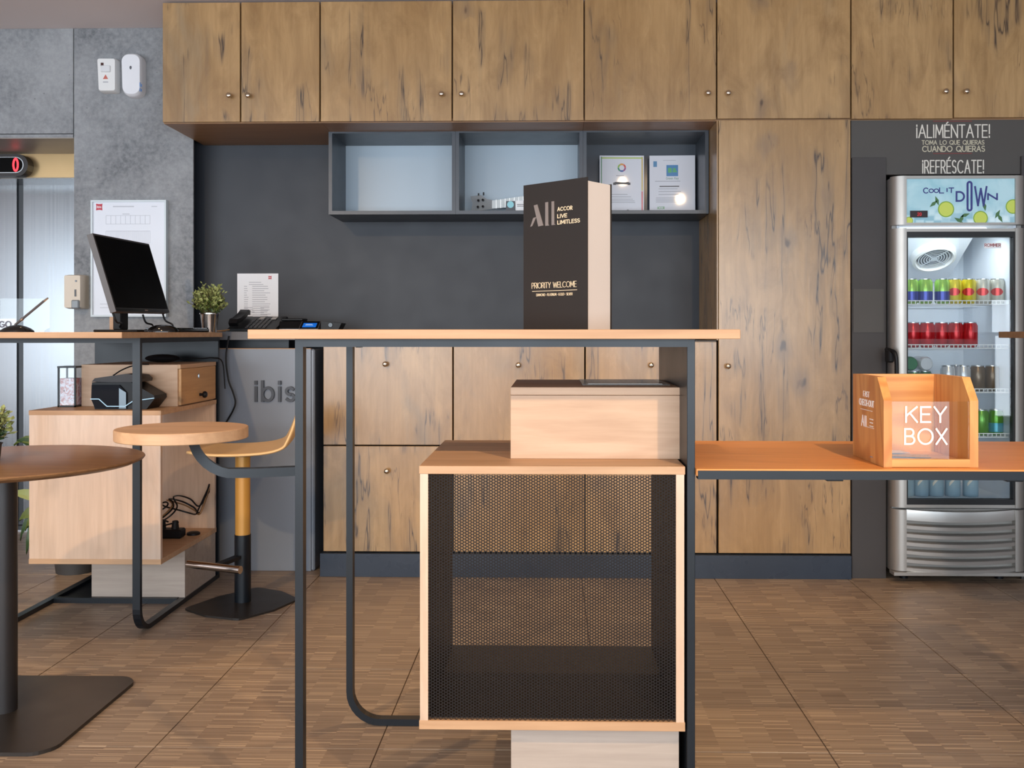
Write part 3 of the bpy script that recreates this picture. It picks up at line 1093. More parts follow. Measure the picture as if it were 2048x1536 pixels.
obj('seal', B().prism(arc(0, 0, .0165, .0165, 0, 360, 18)[:-1], lambda a, b_, d: Vector((PX(1021, Y_) + a, d, PZ(409, Y_) + b_)), Y_ - .0006, Y_), P('seal_teal', (140, 205, 215), 0.4), t)
t = thing('notice_card', 'small white printed card right of the dark seal card', 'card', (PX(1042, Y_), Y_, sz0 + T))
obj('card', B().box(PX(1031, Y_), PX(1058, Y_), Y_, Y_ + .004, sz0 + T, PZ(401, Y_)), M_PAPER, t)
obj('print', print_lines(B(), (PX(1034, Y_), Y_, PZ(409, Y_)), (1, 0, 0), (0, 0, 1), (0, -1, 0), .05, 2, .008, .003), M_PRINTD, t)


# ------------------------------------------------------------------ high tables with tube frames
def upath(Mp, x_left, x_right, y, ztop, zbot, r):
    pts = [(x_right, ztop), (x_left, ztop)]
    pts += [(x_left, zbot + r)] + arc(x_left + r, zbot + r, r, r, 180, 270, 8)[1:] + [(x_right, zbot)]
    return [Mp(a, y, z) for a, z in pts]


def high_table(label, Mp, nrm, loc, top, fx0, fx1, y0, y1, zt, th, tray=False, wood_mat=None, plate=None, topm=None):
    """Mp maps frame-local (x along, y deep, z) to world; nrm = world normal of the frame planes"""
    t = thing('high_table', label, 'table', loc)
    zr = zt - th - 0.009
    for y in (y0, y1):
        obj('leg_frame', B().bar(upath(Mp, fx0, fx1, y, zr, 0.0105, 0.085), nrm, 0.018, 0.028), M_BLACK, t)
    b = B()
    p0, p1 = Mp(fx1 - 0.001, y0 - 0.013, 0), Mp(fx1 + 0.017, y1 + 0.013, 0)
    b.box(p0.x, p1.x, p0.y, p1.y, 0.0, zt - th, bev=0.0008)
    obj('side_panel', b, M_BLACK, t)
    for xx in (fx0, fx1 - 0.4):
        p0, p1 = Mp(xx - 0.009, y0 + 0.014, 0), Mp(xx + 0.009, y1 - 0.014, 0)
        obj('cross_rail', B().box(p0.x, p1.x, p0.y, p1.y, zr - 0.009, zr + 0.009), M_BLACK, t)
    obj('table_top', B().box(*top, zt - th, zt, bev=0.0012), topm or M_OAK_X, t, origin=((top[0] + top[1]) / 2, (top[2] + top[3]) / 2, zt))
    return t


TZ = 1.1078
FY0, FY1 = 2.148, 2.682
fx0 = PX(598, 2.134)
fx1 = PX(1375, 2.134)
ident = lambda x, y, z: Vector((x, y, z))
top = (PX(495, 2.10), PX(1481, 2.10), 2.10, 2.715)
ct = high_table('foreground oak high table with black tube legs and a small round side tray', ident, (0, 1, 0), (0, 2.4, 0), top, fx0, fx1, FY0, FY1, TZ, 0.021)
# side tray on its bent arm
TR = Vector((-0.800, 2.055, 0.0))
ztray = 0.8955
zarm = PZ(943, 2.134, 590)
arm = [Vector((fx0 - 0.008, 2.148, zarm)), Vector((-0.66, 2.118, zarm))]
for i in range(1, 9):
    a = math.radians(90 * i / 8)
    arm.append(Vector((-0.70 - 0.085 * math.sin(a), 2.105 - 0.032 * i / 8, zarm + 0.085 * (1 - math.cos(a)))))
arm.append(Vector((-0.787, 2.07, ztray - 0.022)))
d_ = (arm[0] - arm[-1])
obj('tray_arm', B().bar(arm, (d_.y * -1, d_.x, 0), 0.020, 0.026), M_BLACK, ct, smooth=True)
obj('side_tray', B().lathe([(0.0, -0.024), (0.136, -0.024), (0.1375, -0.0225), (0.1375, -0.0015), (0.136, 0.0), (0.0, 0.0)], (TR.x, TR.y, ztray), 56), M_OAK_X, ct, smooth=True)
obj('glide', B().box(PX(684, 2.15), PX(694, 2.15), 2.3, 2.33, TZ - .043, TZ - .039), M_BLKPL, ct)

# second table, turned a quarter: long side runs into the depth
LX = -1.509
Mp2 = lambda x, y, z: Vector((LX - (y - FY0), 3.452 + (x - fx0), z))
fx1b = fx0 + (4.262 - 3.452)
top2 = (LX - 0.585, -1.4965, 3.30, 4.315)
lt = high_table('oak high table at left carrying the monitor, plant and keyboard', Mp2, (1, 0, 0), (-1.78, 3.8, 0), top2, fx0, fx1b, FY0, FY1, TZ - 0.005, 0.021, topm=M_OAK_X)
obj('floor_bar', B().box(LX - 0.52, LX - 0.014, 3.855, 3.875, 0.0, 0.022), M_BLACK, lt)
obj('dark_floor_sheet', B().box(LX - 0.52, LX - 0.014, 3.875, 4.25, 0.0, 0.006), M_BLACK, lt)  # thin dark sheet on the floor behind the bar

# third table: only its corner shows at the right border
t3 = thing('high_table', 'oak high table whose corner shows before the fridge at the right border', 'table', (2.0, 2.8, 0))
y3 = 2.5
x3 = PX(1997, 3.1)
obj('table_top', B().box(x3, x3 + 1.1, y3, y3 + 0.6, 1.0845, 1.1045, bev=0.001), M_ROUND, t3)
for yy in (y3 + 0.05, y3 + 0.55):
    xl, xr = x3 + 0.5, x3 + 1.05
    zr = 1.0755
    obj('leg_frame', B().bar(upath(ident, xl, xr, yy, zr, 0.0105, 0.085), (0, 1, 0), 0.018, 0.028), M_BLACK, t3)
obj('side_panel', B().box(x3 + 1.05, x3 + 1.068, y3 + .04, y3 + .56, 0, 1.0845), M_BLACK, t3)


# ------------------------------------------------------------------ cubes below the tables
def cube(label, x0, x1, y0, y1, loc, front_axis, mats, ped, mesh=False):
    t = thing('storage_cube', label, 'cabinet', loc)
    z0, z1, T_ = 0.214, 0.803, 0.018
    mt, ms = mats
    obj('top_panel', B().box(x0 - 0.002, x1 + 0.002, y0 - 0.001, y1, z1 - T_, z1, bev=0.0008), mt, t, origin=((x0 + x1) / 2, (y0 + y1) / 2, z1))
    obj('bottom_panel', B().box(x0 - 0.002, x1 + 0.002, y0 - 0.001, y1, z0, z0 + T_ + .002, bev=0.0008), mt, t, origin=((x0 + x1) / 2, (y0 + y1) / 2, z0))
    if front_axis == 'Y':
        for a in (x0, x1 - T_):
            obj('side_panel', B().box(a, a + T_, y0, y1, z0 + T_ + .002, z1 - T_), ms, t, origin=(a, (y0 + y1) / 2, .5))
    else:
        for a in (y0, y1 - T_):
            obj('side_panel', B().box(x0, x1, a, a + T_, z0 + T_ + .002, z1 - T_), ms, t, origin=((x0 + x1) / 2, a, .5))
    px0, px1, py0, py1 = ped
    obj('pedestal', B().box(px0, px1, py0, py1, 0.0, z0, bev=0.001), M_GREYOAK, t, origin=(px0, py0, .1))
    return t


cx0, cx1 = PX(840, 2.134), PX(1368.5, 2.134)
cb = cube('oak storage cube with a perforated black front under the foreground table', cx0, cx1, 2.134, 2.648, (0, 2.4, 0), 'Y', (M_OAK_X, M_OAK_Z), (PX(1022, 2.16), PX(1358, 2.16), 2.16, 2.56), True)


def mesh_panel(x0, x1, z0, z1, y, pitch, hole, parent):
    cw = pitch * 0.8660254                 # columns of holes, every other one shifted by half a pitch
    cols = int((x1 - x0) / cw)
    rows = int((z1 - z0) / pitch)
    R = pitch / math.sqrt(3)
    out = []
    for i in range(6):
        a0 = math.radians(60 * i)
        a1 = math.radians(60 * (i + 1))
        p0 = (R * math.cos(a0), R * math.sin(a0))
        p1 = (R * math.cos(a1), R * math.sin(a1))
        out += [p0, ((p0[0] + p1[0]) / 2, (p0[1] + p1[1]) / 2)]
    inn = [(hole * math.cos(math.radians(30 * i)), hole * math.sin(math.radians(30 * i))) for i in range(12)]
    V, Fc = [], []
    th = 0.0012
    cw = (x1 - x0 - 0.3 * pitch) / cols
    for c_ in range(cols):
        cx = x0 + 0.15 * pitch + (c_ + 0.5) * cw
        for r in range(rows + 1):
            cz = z0 + (r + 0.5 + (0.5 if c_ % 2 else 0.0)) * pitch
            if cz + pitch * .5 > z1 + pitch * .3:
                continue
            n = len(V)
            V += [(cx + a, y, cz + b_) for a, b_ in out]
            V += [(cx + a, y, cz + b_) for a, b_ in inn]
            V += [(cx + a, y + th, cz + b_) for a, b_ in inn]
            for i in range(12):
                j = (i + 1) % 12
                Fc.append((n + i, n + 12 + i, n + 12 + j, n + j))
                Fc.append((n + 12 + i, n + 24 + i, n + 24 + j, n + 12 + j))
    me = bpy.data.meshes.new('mesh_panel')
    off = world_loc(parent)
    me.from_pydata([(a - off.x, b_ - off.y, c_ - off.z) for a, b_, c_ in V], [], Fc)
    return link('mesh_panel', me, P('perforated_brown_black', (28, 23, 21), 0.55, 0.0, Specular_IOR_Level=0.2), parent)


mp = mesh_panel(cx0 + 0.018, cx1 - 0.018, 0.234, 0.785, 2.139, 0.0068, 0.00258, cb)
M_LIN = P('dark_brown_liner', (48, 36, 28), 0.55)
for bb in (B().box(cx0 + .018, cx0 + .0195, 2.15, 2.646, .234, .785), B().box(cx1 - .0195, cx1 - .018, 2.15, 2.646, .234, .785), B().box(cx0 + .02, cx1 - .02, 2.15, 2.646, .2342, .2358), B().box(cx0 + .02, cx1 - .02, 2.15, 2.646, .7832, .7848)):
    obj('liner_panel', bb, M_LIN, cb)
mp['label'] = 'black perforated sheet with round holes'
lc = cube('oak storage cube with an open right side under the left table', -2.005, -1.497, 3.63, 4.235, (-1.75, 3.9, 0), 'X', (M_OAK_X, M_OAK_Z), (-1.885, -1.4995, 3.88, 4.235))

# boxes on the cubes
bx0, bx1 = PX(1021, 2.257), PX(1360, 2.257)
wb_ = thing('wooden_box', 'pale oak box with a lid lying on the mesh cube', 'box', (0.1, 2.45, 0.803))
obj('box_body', B().box(bx0, bx1, 2.257, 2.63, 0.8032, 0.953, bev=0.001), M_BOXW, wb_, origin=(0.1, 2.45, 0.86))
obj('lid', B().box(bx0, bx1, 2.2565, 2.63, 0.9538, 0.972, bev=0.001), M_BOXW, wb_, origin=(0.3, 2.45, 0.96))
ps = thing('plastic_sleeve', 'clear glossy document sleeve lying on the pale oak box', 'sleeve', (0.2, 2.45, 0.972))
obj('sleeve', B().box(PX(1164, 2.36), PX(1338, 2.36), 2.34, 2.60, 0.9722, 0.9745), P('sleeve_dark_gloss', (92, 84, 76), 0.12), ps)
obj('leaflet', B().box(PX(1176, 2.36), PX(1325, 2.36), 2.36, 2.58, 0.9746, 0.9754), wood('marbled_print', (120, 104, 88), (160, 140, 120), (52, 46, 44), 'X', grain=1.0, rough=0.15, fine=40), ps)

db = thing('drawer_box', 'oak box with a black knobbed drawer on the left cube', 'box', (-1.7, 4.03, 0.803))
obj('box_body', B().box(-1.905, -1.512, 3.835, 4.242, 0.8032, 0.972, bev=0.001), M_BOXW, db, origin=(-1.7, 4.03, 0.9))
dr_ = obj('drawer', B().box(-1.5115, -1.500, 3.842, 4.238, 0.808, 0.954, bev=0.001), wood('drawer_oak', (196, 148, 98), (206, 160, 110), (150, 104, 62), 'Y', grain=0.5, rough=0.5, knot=0.5), db, origin=(-1.5, 4.04, 0.88))
obj('lid', B().box(-1.512, -1.500, 3.835, 4.242, 0.9555, 0.972), M_OAK_Y, db)
kp = Vector((-1.5, 4.045, 0.838))
obj('knob', B().lathe([(0.006, 0), (0.006, 0.012), (0.013, 0.016), (0.015, 0.023), (0.011, 0.030), (0.0, 0.031)], kp, 16, 'X'), M_BLKPL, dr_, smooth=True)
obj('keyhole', B().lathe([(0.010, 0), (0.010, 0.002), (0.0, 0.002)], (-1.5, 4.03, 0.918), 14, 'X').box(-1.499, -1.4965, 4.028, 4.032, 0.913, 0.923), M_STEEL, dr_)
# corded mouse-like reader on the drawer box
b = B().sphere((-1.69, 4.12, 0.9722 + 0.018), 1.0, 20, 10, 0.075, 0.05, 0.018)
rd = thing('handset', 'flat black corded device lying on the drawer box below the table', 'device', (-1.69, 4.12, 0.972))
obj('shell', b, M_BLKPL, rd, smooth=True)
obj('cord', B().tube([(-1.62, 4.12, 0.985), (-1.57, 4.13, 0.990), (-1.53, 4.16, 0.988), (-1.50, 4.2, 0.99), (-1.47, 4.24, 0.97), (-1.465, 4.26, 0.85)], 0.003, 6), M_BLKPL, rd)

# cables and power strip inside the left cube
pc = thing('power_strip', 'black power strip with coiled cables inside the left cube', 'power strip', (-1.62, 4.02, 0.234))
obj('strip', B().box(-1.80, -1.56, 3.99, 4.05, 0.2345, 0.272, bev=0.006), M_BLKPL, pc)
for i in range(4):
    xx = -1.76 + i * 0.055
    obj('plug', B().cyl((xx, 4.02, 0.272), (xx, 4.02, 0.305), 0.016, 0.012, 12), M_BLKPL, pc)
rnd = random.Random(5)
for i in range(5):
    pts = [Vector((-1.76 + i * 0.045, 4.02, 0.30))]
    a0 = rnd.uniform(0, 6)
    for k_ in range(1, 10):
        pts.append(Vector((-1.72 + 0.13 * k_ / 9 * 1.3 + 0.03 * math.sin(a0 + k_), 4.00 + 0.05 * math.sin(a0 + k_ * 1.3) + 0.15 * k_ / 9, 0.31 + 0.05 * math.sin(k_ * 0.7 + a0) + 0.06 * k_ / 9)))
    pts.append(Vector((-1.515, 4.2, 0.40 + 0.008 * i)))
    obj('cable', B().tube(pts, 0.0035, 6), M_BLKPL if i != 2 else P('tan_cable', (150, 110, 70), 0.5), pc, smooth=True)
obj('puck', B().lathe([(0.028, 0), (0.028, 0.008), (0.02, 0.012), (0, 0.012)], (-1.54, 4.08, 0.2345), 16), M_BLKPL, pc, smooth=True)

# label printer on the left cube
pr = thing('label_printer', 'black card printer with a pale blue stripe on the left cube', 'printer', (-1.7, 3.74, 0.803))
px_ = lambda u_: PX(u_, 3.69)
pz_ = lambda v_: PZ(v_, 3.69, 245) - 0.0015
fnp = lambda a, b_, d: Vector((px_(a), d, pz_(b_)))
obj('housing', B().prism([(190, 818.5), (292, 818.5), (309, 797), (308, 790), (262, 764), (184, 764), (183, 796)], fnp, 3.69, 3.81), M_BLKPL, pr)
obj('front_panel', B().prism([(185, 769), (240, 769), (254, 784), (254, 816), (192, 816), (184, 798)], fnp, 3.683, 3.69), P('blue_black', (17, 19, 26), 0.6, 0.0, Specular_IOR_Level=0.12), pr)
obj('flap', B().prism([(181, 763), (187, 756), (250, 747), (274, 750), (282, 757), (281, 763), (262, 765)], fnp, 3.70, 3.80), P('brown_black', (40, 32, 30), 0.5), pr)
sp = [(183, 797), (200, 797), (216, 811.5), (252, 811.5), (268, 801), (310, 795)]
obj('stripe', B().bar([fnp(a, b_, 3.683) for a, b_ in sp], (0, 1, 0), 0.0035, 0.006), P('pale_blue_stripe', (160, 200, 225), 0.3), pr)
obj('side_window', B().prism([(240, 775), (254, 784), (254, 816), (240, 816)], fnp, 3.681, 3.6835), P('blue_grey_gloss', (96, 118, 134), 0.15), pr)
obj('power_cord', B().tube([fnp(212, 752, 3.75), fnp(225, 742, 3.76), fnp(240, 734, 3.78), fnp(256, 730, 3.80), fnp(270, 730, 3.82)], 0.003, 6), M_BLKPL, pr, smooth=True)

# small lantern
YL = 3.79
ln = thing('lantern', 'small black glass lantern with a floral print beside the drawer box', 'lantern', (PX(134, YL), YL, 0.803))
l0, l1 = PX(115, YL), PX(151, YL)
lw = l1 - l0
lz0, lz1 = 0.8032, 0.967
b = B()
for xx in (l0, l1 - 0.006):
    for yy in (YL, YL + lw - 0.006):
        b.box(xx, xx + 0.006, yy, yy + 0.006, lz0, lz1)
obj('corner_posts', b, M_BLACK, ln)
obj('base', B().box(l0, l1, YL, YL + lw, lz0, lz0 + 0.007), M_BLACK, ln)
obj('roof', B().box(l0 - .001, l1 + .001, YL - .001, YL + lw + .001, lz1 - 0.007, lz1), M_BLACK, ln)
obj('pane', B().box(l0 + .006, l1 - .006, YL + 0.002, YL + 0.004, lz0 + .007, lz1 - .007), M_GLASS, ln)


def floral():
    m, nt, b_ = new_mat('floral_print')
    k = NT(nt)
    tc = k.n('TexCoord').outputs['Object']
    n = k.noise(tc, 60, 3, 0.6, 1.0)
    vo = k.n('TexVoronoi', feature='F1')
    k.l(tc, vo.inputs['Vector'])
    vo.inputs['Scale'].default_value = 34
    col = k.mix(k.maprange(n, 0.42, 0.6, 0, 1), rgb(226, 218, 228), rgb(190, 120, 120))
    col = k.mix(k.maprange(vo.outputs['Distance'], 0.08, 0.14, 1, 0), col, rgb(90, 36, 44))
    k.l(col, b_.inputs['Base Color'])
    return m


obj('printed_insert', B().box(l0 + .007, l1 - .007, YL + 0.006, YL + lw - .007, lz0 + .007, lz0 + .115), floral(), ln)

# ------------------------------------------------------------------ things on the tables
# dark folder box with pale inside
pk = thing('display_box', 'dark brown welcome box with a white side on the foreground table', 'box', (0.0, 2.4, TZ))
A = Vector((PX(1174.5, 2.30), 2.30, TZ))
Bc = Vector((PX(1047, 2.432), 2.432, TZ))
du = (A - Bc).normalized()
dn = Vector((-du.y, du.x, 0))
dn = dn if dn.y > 0 else -dn
L = (A - Bc).length
hA = PZ(354, 2.30, 1174) - TZ
up = Vector((0, 0, 1))
cf = (A + Bc) / 2
obj('front_cover', B().obox(cf + up * (hA / 2 + .0003) + dn * 0.0015, du, dn, up, L / 2, 0.0015, hA / 2), M_BOXBRN, pk)
hb = PZ(362, 2.31, 1176) - TZ
W_ = 0.092
obj('box_body', B().obox(cf - du * 0.001 + up * (hb / 2 + .0003) + dn * (W_ / 2 + 0.004), du, dn, up, L / 2 - 0.002, W_ / 2, hb / 2), M_BOXWHT, pk)
obj('back_cover', B().obox(cf + up * (hb / 2 + .001) + dn * (W_ + 0.0055), du, dn, up, L / 2, 0.0012, hb / 2 + .001), M_BOXBRN, pk)
o0 = Bc - dn * 0.0002


def face(px, frac_z):
    return o0 + du * px + up * frac_z


def uv_on_front(u_, v_):
    # intersect the camera ray with the cover plane
    a = (u_ - PPX) / F
    d = Vector((-ST + a * CT, CT + a * ST, (HV - v_) / F))
    o = Vector((0, 0, EYE))
    s_ = (o0 - o).dot(dn) / d.dot(dn)
    return o + d * s_


b = B()
for s_, vb in (('ACCOR', 422), ('LIVE', 436), ('LIMITLESS', 448.5)):
    p = uv_on_front(1115.5, vb)
    h = 0.0085
    want = {'ACCOR': 29, 'LIVE': 18.5, 'LIMITLESS': 44}[s_]
    wq = (uv_on_front(1115.5 + want, vb - want * .12) - p).length / h
    nat = sum(GL[c_][0] for c_ in s_)
    text(b, s_, p, du, up, -dn, h, 0.0016, xs=(wq - .3 * (len(s_) - 1)) / nat, sp=.3, align='L', depth=.0008)
obj('lettering', b, P('gold_lettering', (238, 216, 180), 0.4), pk)
b = B()
p = uv_on_front(1064, 577)
wq = (uv_on_front(1153, 574.5) - p).length / .0135
nat = sum(GL[c_][0] for c_ in 'PRIORITY WELCOME')
text(b, 'PRIORITY WELCOME', p, du, up, -dn, .0135, .0011, xs=(wq - .13 * 15) / nat, sp=.13, align='L', depth=.0008)
p0, p1 = uv_on_front(1064.5, 582.5), uv_on_front(1154, 580)
b.obox((p0 + p1) / 2, du, up, dn, (p1 - p0).length / 2, .0006, .0006)
p = uv_on_front(1073, 592.5)
s_ = 'DIAMOND . PLATINUM . GOLD . SILVER'
wq = (uv_on_front(1145, 591) - p).length / .006
nat = sum(GL[c_][0] for c_ in s_)
text(b, s_, p, du, up, -dn, .006, .0006, xs=(wq - .12 * (len(s_) - 1)) / nat, sp=.12, align='L', depth=.0008)
obj('lettering', b, P('gold_lettering', (238, 216, 180), 0.4), pk)
b = B()


def cpoly(pl, d=0.0012):
    pts = [uv_on_front(*q) for q in pl]
    lo = [b.bm.verts.new(q + dn * 0.0001) for q in pts]
    hi = [b.bm.verts.new(q - dn * d) for q in pts]
    b.bm.faces.new(hi)
    for i in range(len(pts)):
        j = (i + 1) % len(pts)
        b.bm.faces.new((lo[i], lo[j], hi[j], hi[i]))


cpoly([(1068, 411), (1075, 409), (1087, 451), (1077, 453)])
cpoly([(1061, 454), (1067, 436), (1073, 434), (1065, 452)])
cpoly([(1091, 405), (1096.5, 404), (1097, 449), (1099, 451), (1091, 452)])
cpoly([(1103.5, 403), (1108.5, 402.5), (1109, 447.5), (1111.5, 449.5), (1103.5, 450.5)])
obj('cutout_emblem', b, P('grey_cutout', (150, 140, 134), 0.35, 0.4), pk)

# monitor
mn = thing('monitor', 'black flat monitor tilted back on its stand before the poster', 'monitor', (-1.76, 3.98, TZ - .005))
BL, BR, TRc, TL = (Vector(q) for q in ([-1.712, 3.722, 1.183], [-1.714, 4.252, 1.190], [-1.804, 4.249, 1.500], [-1.802, 3.715, 1.490]))
uM = (BR - BL).normalized()
vM = (TL - BL).normalized()
nM = uM.cross(vM).normalized()
if nM.x < 0:
    nM = -nM
wM, hM = (BR - BL).length, (TL - BL).length
cM = (BL + TRc) / 2
obj('casing', B().obox(cM - nM * 0.012, uM, vM, nM, wM / 2, hM / 2, 0.012), M_BEZEL, mn)
obj('screen', B().obox(cM + nM * 0.0005 + vM * 0.004, uM, vM, nM, wM / 2 - .010, hM / 2 - .012, 0.001), M_SCREEN, mn)
obj('chin', B().obox(cM + nM * 0.0006 - vM * (hM / 2 - 0.007), uM, vM, nM, wM / 2 - .003, 0.006, 0.001), M_BLKPL, mn)
obj('badge', B().obox(cM + nM * 0.0018 - vM * (hM / 2 - 0.007) + uM * 0.02, uM, vM, nM, .014, 0.0025, 0.0004), P('badge_bronze', (150, 116, 96), 0.3, 0.5), mn)
zt2 = TZ - 0.005
stc = Vector((-1.80, 3.985, 0))
obj('stand_neck', B().box(-1.83, -1.795, 3.95, 4.02, zt2 + 0.010, 1.33, bev=.004), M_BLKPL, mn)
obj('stand_base', B().box(-1.875, -1.69, 3.87, 4.10, zt2 + 0.0005, zt2 + 0.011, bev=.004), M_BLKPL, mn)
for i, (p, q) in enumerate((((-1.76, 3.80, 1.18), (-1.80, 3.95, 1.125)), ((-1.76, 4.08, 1.18), (-1.75, 4.16, 1.115)), ((-1.74, 4.24, 1.19), (-1.70, 4.26, 1.11)))):
    p, q = Vector(p), Vector(q)
    obj('cable', B().tube([p, p + Vector((0.01, 0.01, -.035)), (p + q) / 2 + Vector((0.02, 0, -.012)), q], 0.004, 6), M_BLKPL, mn, smooth=True)

# mouse, keyboard, blocks on the left table
g0 = Vector((-1.562, 3.81, zt2))
ms = thing('computer_mouse', 'large glossy black mouse under the monitor', 'mouse', g0)
b = B()
rows = []
for r_, h in ((1.0, 0.0), (1.0, .006), (.93, .014), (.75, .022), (.45, .028), (.12, .030)):
    rows.append([g0 + Vector((0.062 * r_ * math.cos(2 * math.pi * i / 24), 0.045 * r_ * math.sin(2 * math.pi * i / 24), h + .0004)) for i in range(24)])
b.ring(rows)
obj('shell', b, M_BLKGL, ms, smooth=True)
kb = thing('keyboard', 'black keyboard with glinting keys between mouse and metal plant pot', 'keyboard', (-1.6, 4.03, zt2))
obj('tray', B().box(-1.665, -1.512, 3.868, 4.19, zt2 + .0004, zt2 + 0.012, bev=.003), M_BLKPL, kb)
b0 = B().box(-.0065, .0065, -.0065, .0065, 0, .006, bev=.0012)
key0 = obj('key', b0, M_BLKGL, kb, local=True)
fk = True
for i in range(7):
    for j in range(17):
        kx, ky = -1.655 + i * 0.0215, 3.882 + j * 0.0184
        q = key0 if fk else key0.copy()
        if not fk:
            COL.objects.link(q)
            q.parent = kb
        fk = False
        q.location = Vector((kx, ky, zt2 + .0122)) - Vector(kb.location)
cw = thing('card_block', 'small light wood block standing behind the monitor stand base', 'block', (PX(231, 4.15), 4.15, zt2))
obj('block', B().box(PX(219, 4.15), PX(243, 4.15), 4.15, 4.17, zt2 + .0005, PZ(634, 4.15, 231)), M_BOXW, cw)

# pen on its glossy base
pn = thing('desk_pen', 'slanted pen in a glossy black holder at the left edge of the table', 'pen', GP(36, 661.5, 1.1026) if False else (PX(36, 3.4), 3.4, zt2))
Yp = 3.40
pp = lambda u_, v_, y=Yp: Vector((PX(u_, y), y, PZ(v_, y, u_)))
b = B()
rows = []
c0 = Vector((PX(34, Yp), Yp, zt2 + .0003))
for r_, h in ((1.0, 0.0), (.98, .005), (.8, .013), (.5, .021), (.2, .025)):
    rows.append([c0 + Vector((0.060 * r_ * math.cos(2 * math.pi * i / 24), 0.045 * r_ * math.sin(2 * math.pi * i / 24), h)) for i in range(24)])
b.ring(rows)
obj('holder', b, M_BLKGL, pn, smooth=True)
obj('barrel', B().cyl(pp(30, 650), pp(88, 602), .0042, .0042, 10), M_BEZEL, pn, smooth=True)
obj('cap', B().cyl(pp(88, 602), pp(96, 596), .004, .003, 10), M_CHROME, pn, smooth=True)
obj('ring', B().cyl(pp(42, 640), pp(46, 637), .0055, .0055, 10), M_CHROME, pn, smooth=True)
Yg = 3.55
gs = thing('sign_holder', 'clear acrylic sign holder lettered GO behind the desk pen', 'sign', (PX(10, Yg), Yg, zt2))
obj('acrylic_sheet', B().box(PX(-60, Yg), PX(99, Yg), Yg, Yg + .002, zt2 + .0005, PZ(597, Yg, 50)), M_GLASS, gs)
obj('paper_strip', B().box(PX(-60, Yg), PX(31, Yg), Yg + .003, Yg + .004, PZ(659, Yg), PZ(637, Yg)), P('pale_blue_paper', (205, 214, 230), 0.5), gs)
b = B()
text(b, 'GO', (PX(-1, Yg), Yg - .0002, PZ(654, Yg)), (1, 0, 0), (0, 0, 1), (0, -1, 0), .021, .0042, xs=.95, sp=.25, align='L', depth=.0006)
obj('lettering', b, P('grey_lettering', (84, 88, 104), 0.5), gs)


# potted plant
def leafy(name, label, cat, c, pot_r, pot_h, spread, height, n, mats, pot_mat, seed, pot_top=None, leaf=0.014):
    rnd_ = random.Random(seed)
    t = thing(name, label, cat, c)
    c = Vector(c)
    pr_ = pot_top or pot_r * 1.3
    obj('pot', B().lathe([(0, 0), (pot_r, 0), (pr_ * .97, pot_h * .93), (pr_ * 1.04, pot_h * .95), (pr_ * 1.04, pot_h), (pr_ * .93, pot_h), (pr_ * .9, pot_h * .85), (0, pot_h * .85)], c, 28), pot_mat, t, smooth=True)
    sb = B()
    bs = [B() for _ in mats]
    for i in range(n):
        az = rnd_.uniform(0, 6.283)
        el = rnd_.uniform(0.12, 1.0) ** .7
        tip = c + Vector((math.cos(az) * spread * math.sqrt(1 - el ** 2 * .75) * rnd_.uniform(.5, 1), math.sin(az) * spread * math.sqrt(1 - el ** 2 * .75) * rnd_.uniform(.5, 1), pot_h + height * el * rnd_.uniform(.75, 1.0)))
        base = c + Vector((math.cos(az) * pot_r * .3, math.sin(az) * pot_r * .3, pot_h * .85))
        sb.tube([base, (base + tip) / 2 + Vector((0, 0, .01)), tip], .0012, 4)
        for k_ in range(7):
            f = 0.4 + 0.62 * k_ / 6
            q = base.lerp(tip, f)
            d = Vector((rnd_.uniform(-1, 1), rnd_.uniform(-1, 1), rnd_.uniform(-.1, 1))).normalized()
            s_ = d.cross(Vector((rnd_.uniform(-1, 1), rnd_.uniform(-1, 1), rnd_.uniform(-1, 1)))).normalized()
            ll = leaf * rnd_.uniform(.7, 1.2)
            pts = [q, q + d * ll * .5 + s_ * ll * .33, q + d * ll, q + d * ll * .5 - s_ * ll * .33]
            bb = bs[min(len(bs) - 1, int(f * len(bs) * rnd_.uniform(.7, 1.05)))]
            vs = [bb.bm.verts.new(p_) for p_ in pts]
            vs2 = bb.bm.verts.new((pts[0] + pts[2]) / 2 - d.cross(s_) * ll * .1)
            bb.bm.faces.new((vs[0], vs[1], vs2))
            bb.bm.faces.new((vs[1], vs[2], vs2))
            bb.bm.faces.new((vs[2], vs[3], vs2))
            bb.bm.faces.new((vs[3], vs[0], vs2))
    obj('stems', sb, M_STEM, t, kind='stuff')
    for bb, m in zip(bs, mats):
        obj('foliage', bb, m, t, kind='stuff')
    return t


leafy('potted_plant', 'small bushy plant in a metal pot at the end of the left table', 'plant', (PX(419, 4.23), 4.23, zt2 + .0004), .030, .085, .092, .13, 170, (M_LEAF3, M_LEAF, M_LEAF2), M_CHROME, 4, .041, .019)

# ------------------------------------------------------------------ reception desk behind
YR = 4.40
rx0, rx1 = PX(425, YR), PX(622, YR)
de = thing('reception_desk', 'grey reception desk front with raised lettering behind the stool', 'desk', ((rx0 + rx1) / 2, YR, 0))
M_DESK = P('grey_desk_laminate', (122, 128, 138), 0.34)
zd = PZ(698, YR, 520)
obj('front_panel', B().box(rx0 - 0.12, rx1, YR, YR + 0.03, 0.0, zd, bev=.001), M_DESK, de)
obj('side_panel', B().box(rx1 - 0.004, PX(629, YR), YR + 0.004, YB - .003, 0.0, zd, bev=.006), M_DESK, de)
obj('edge_highlight_strip', B().box(rx0 - .1, rx1 - .002, YR + .001, YR + .029, zd, zd + .003), M_OAK_X, de)  # oak-toned strip standing in for an orange highlight on the panel's top edge
obj('counter_top', B().box(rx0 - 0.05, PX(640, YR), YR - .03, YB - .003, 1.068, TZ - .002, bev=.001), P('counter_grey', (92, 92, 96), 0.4), de)
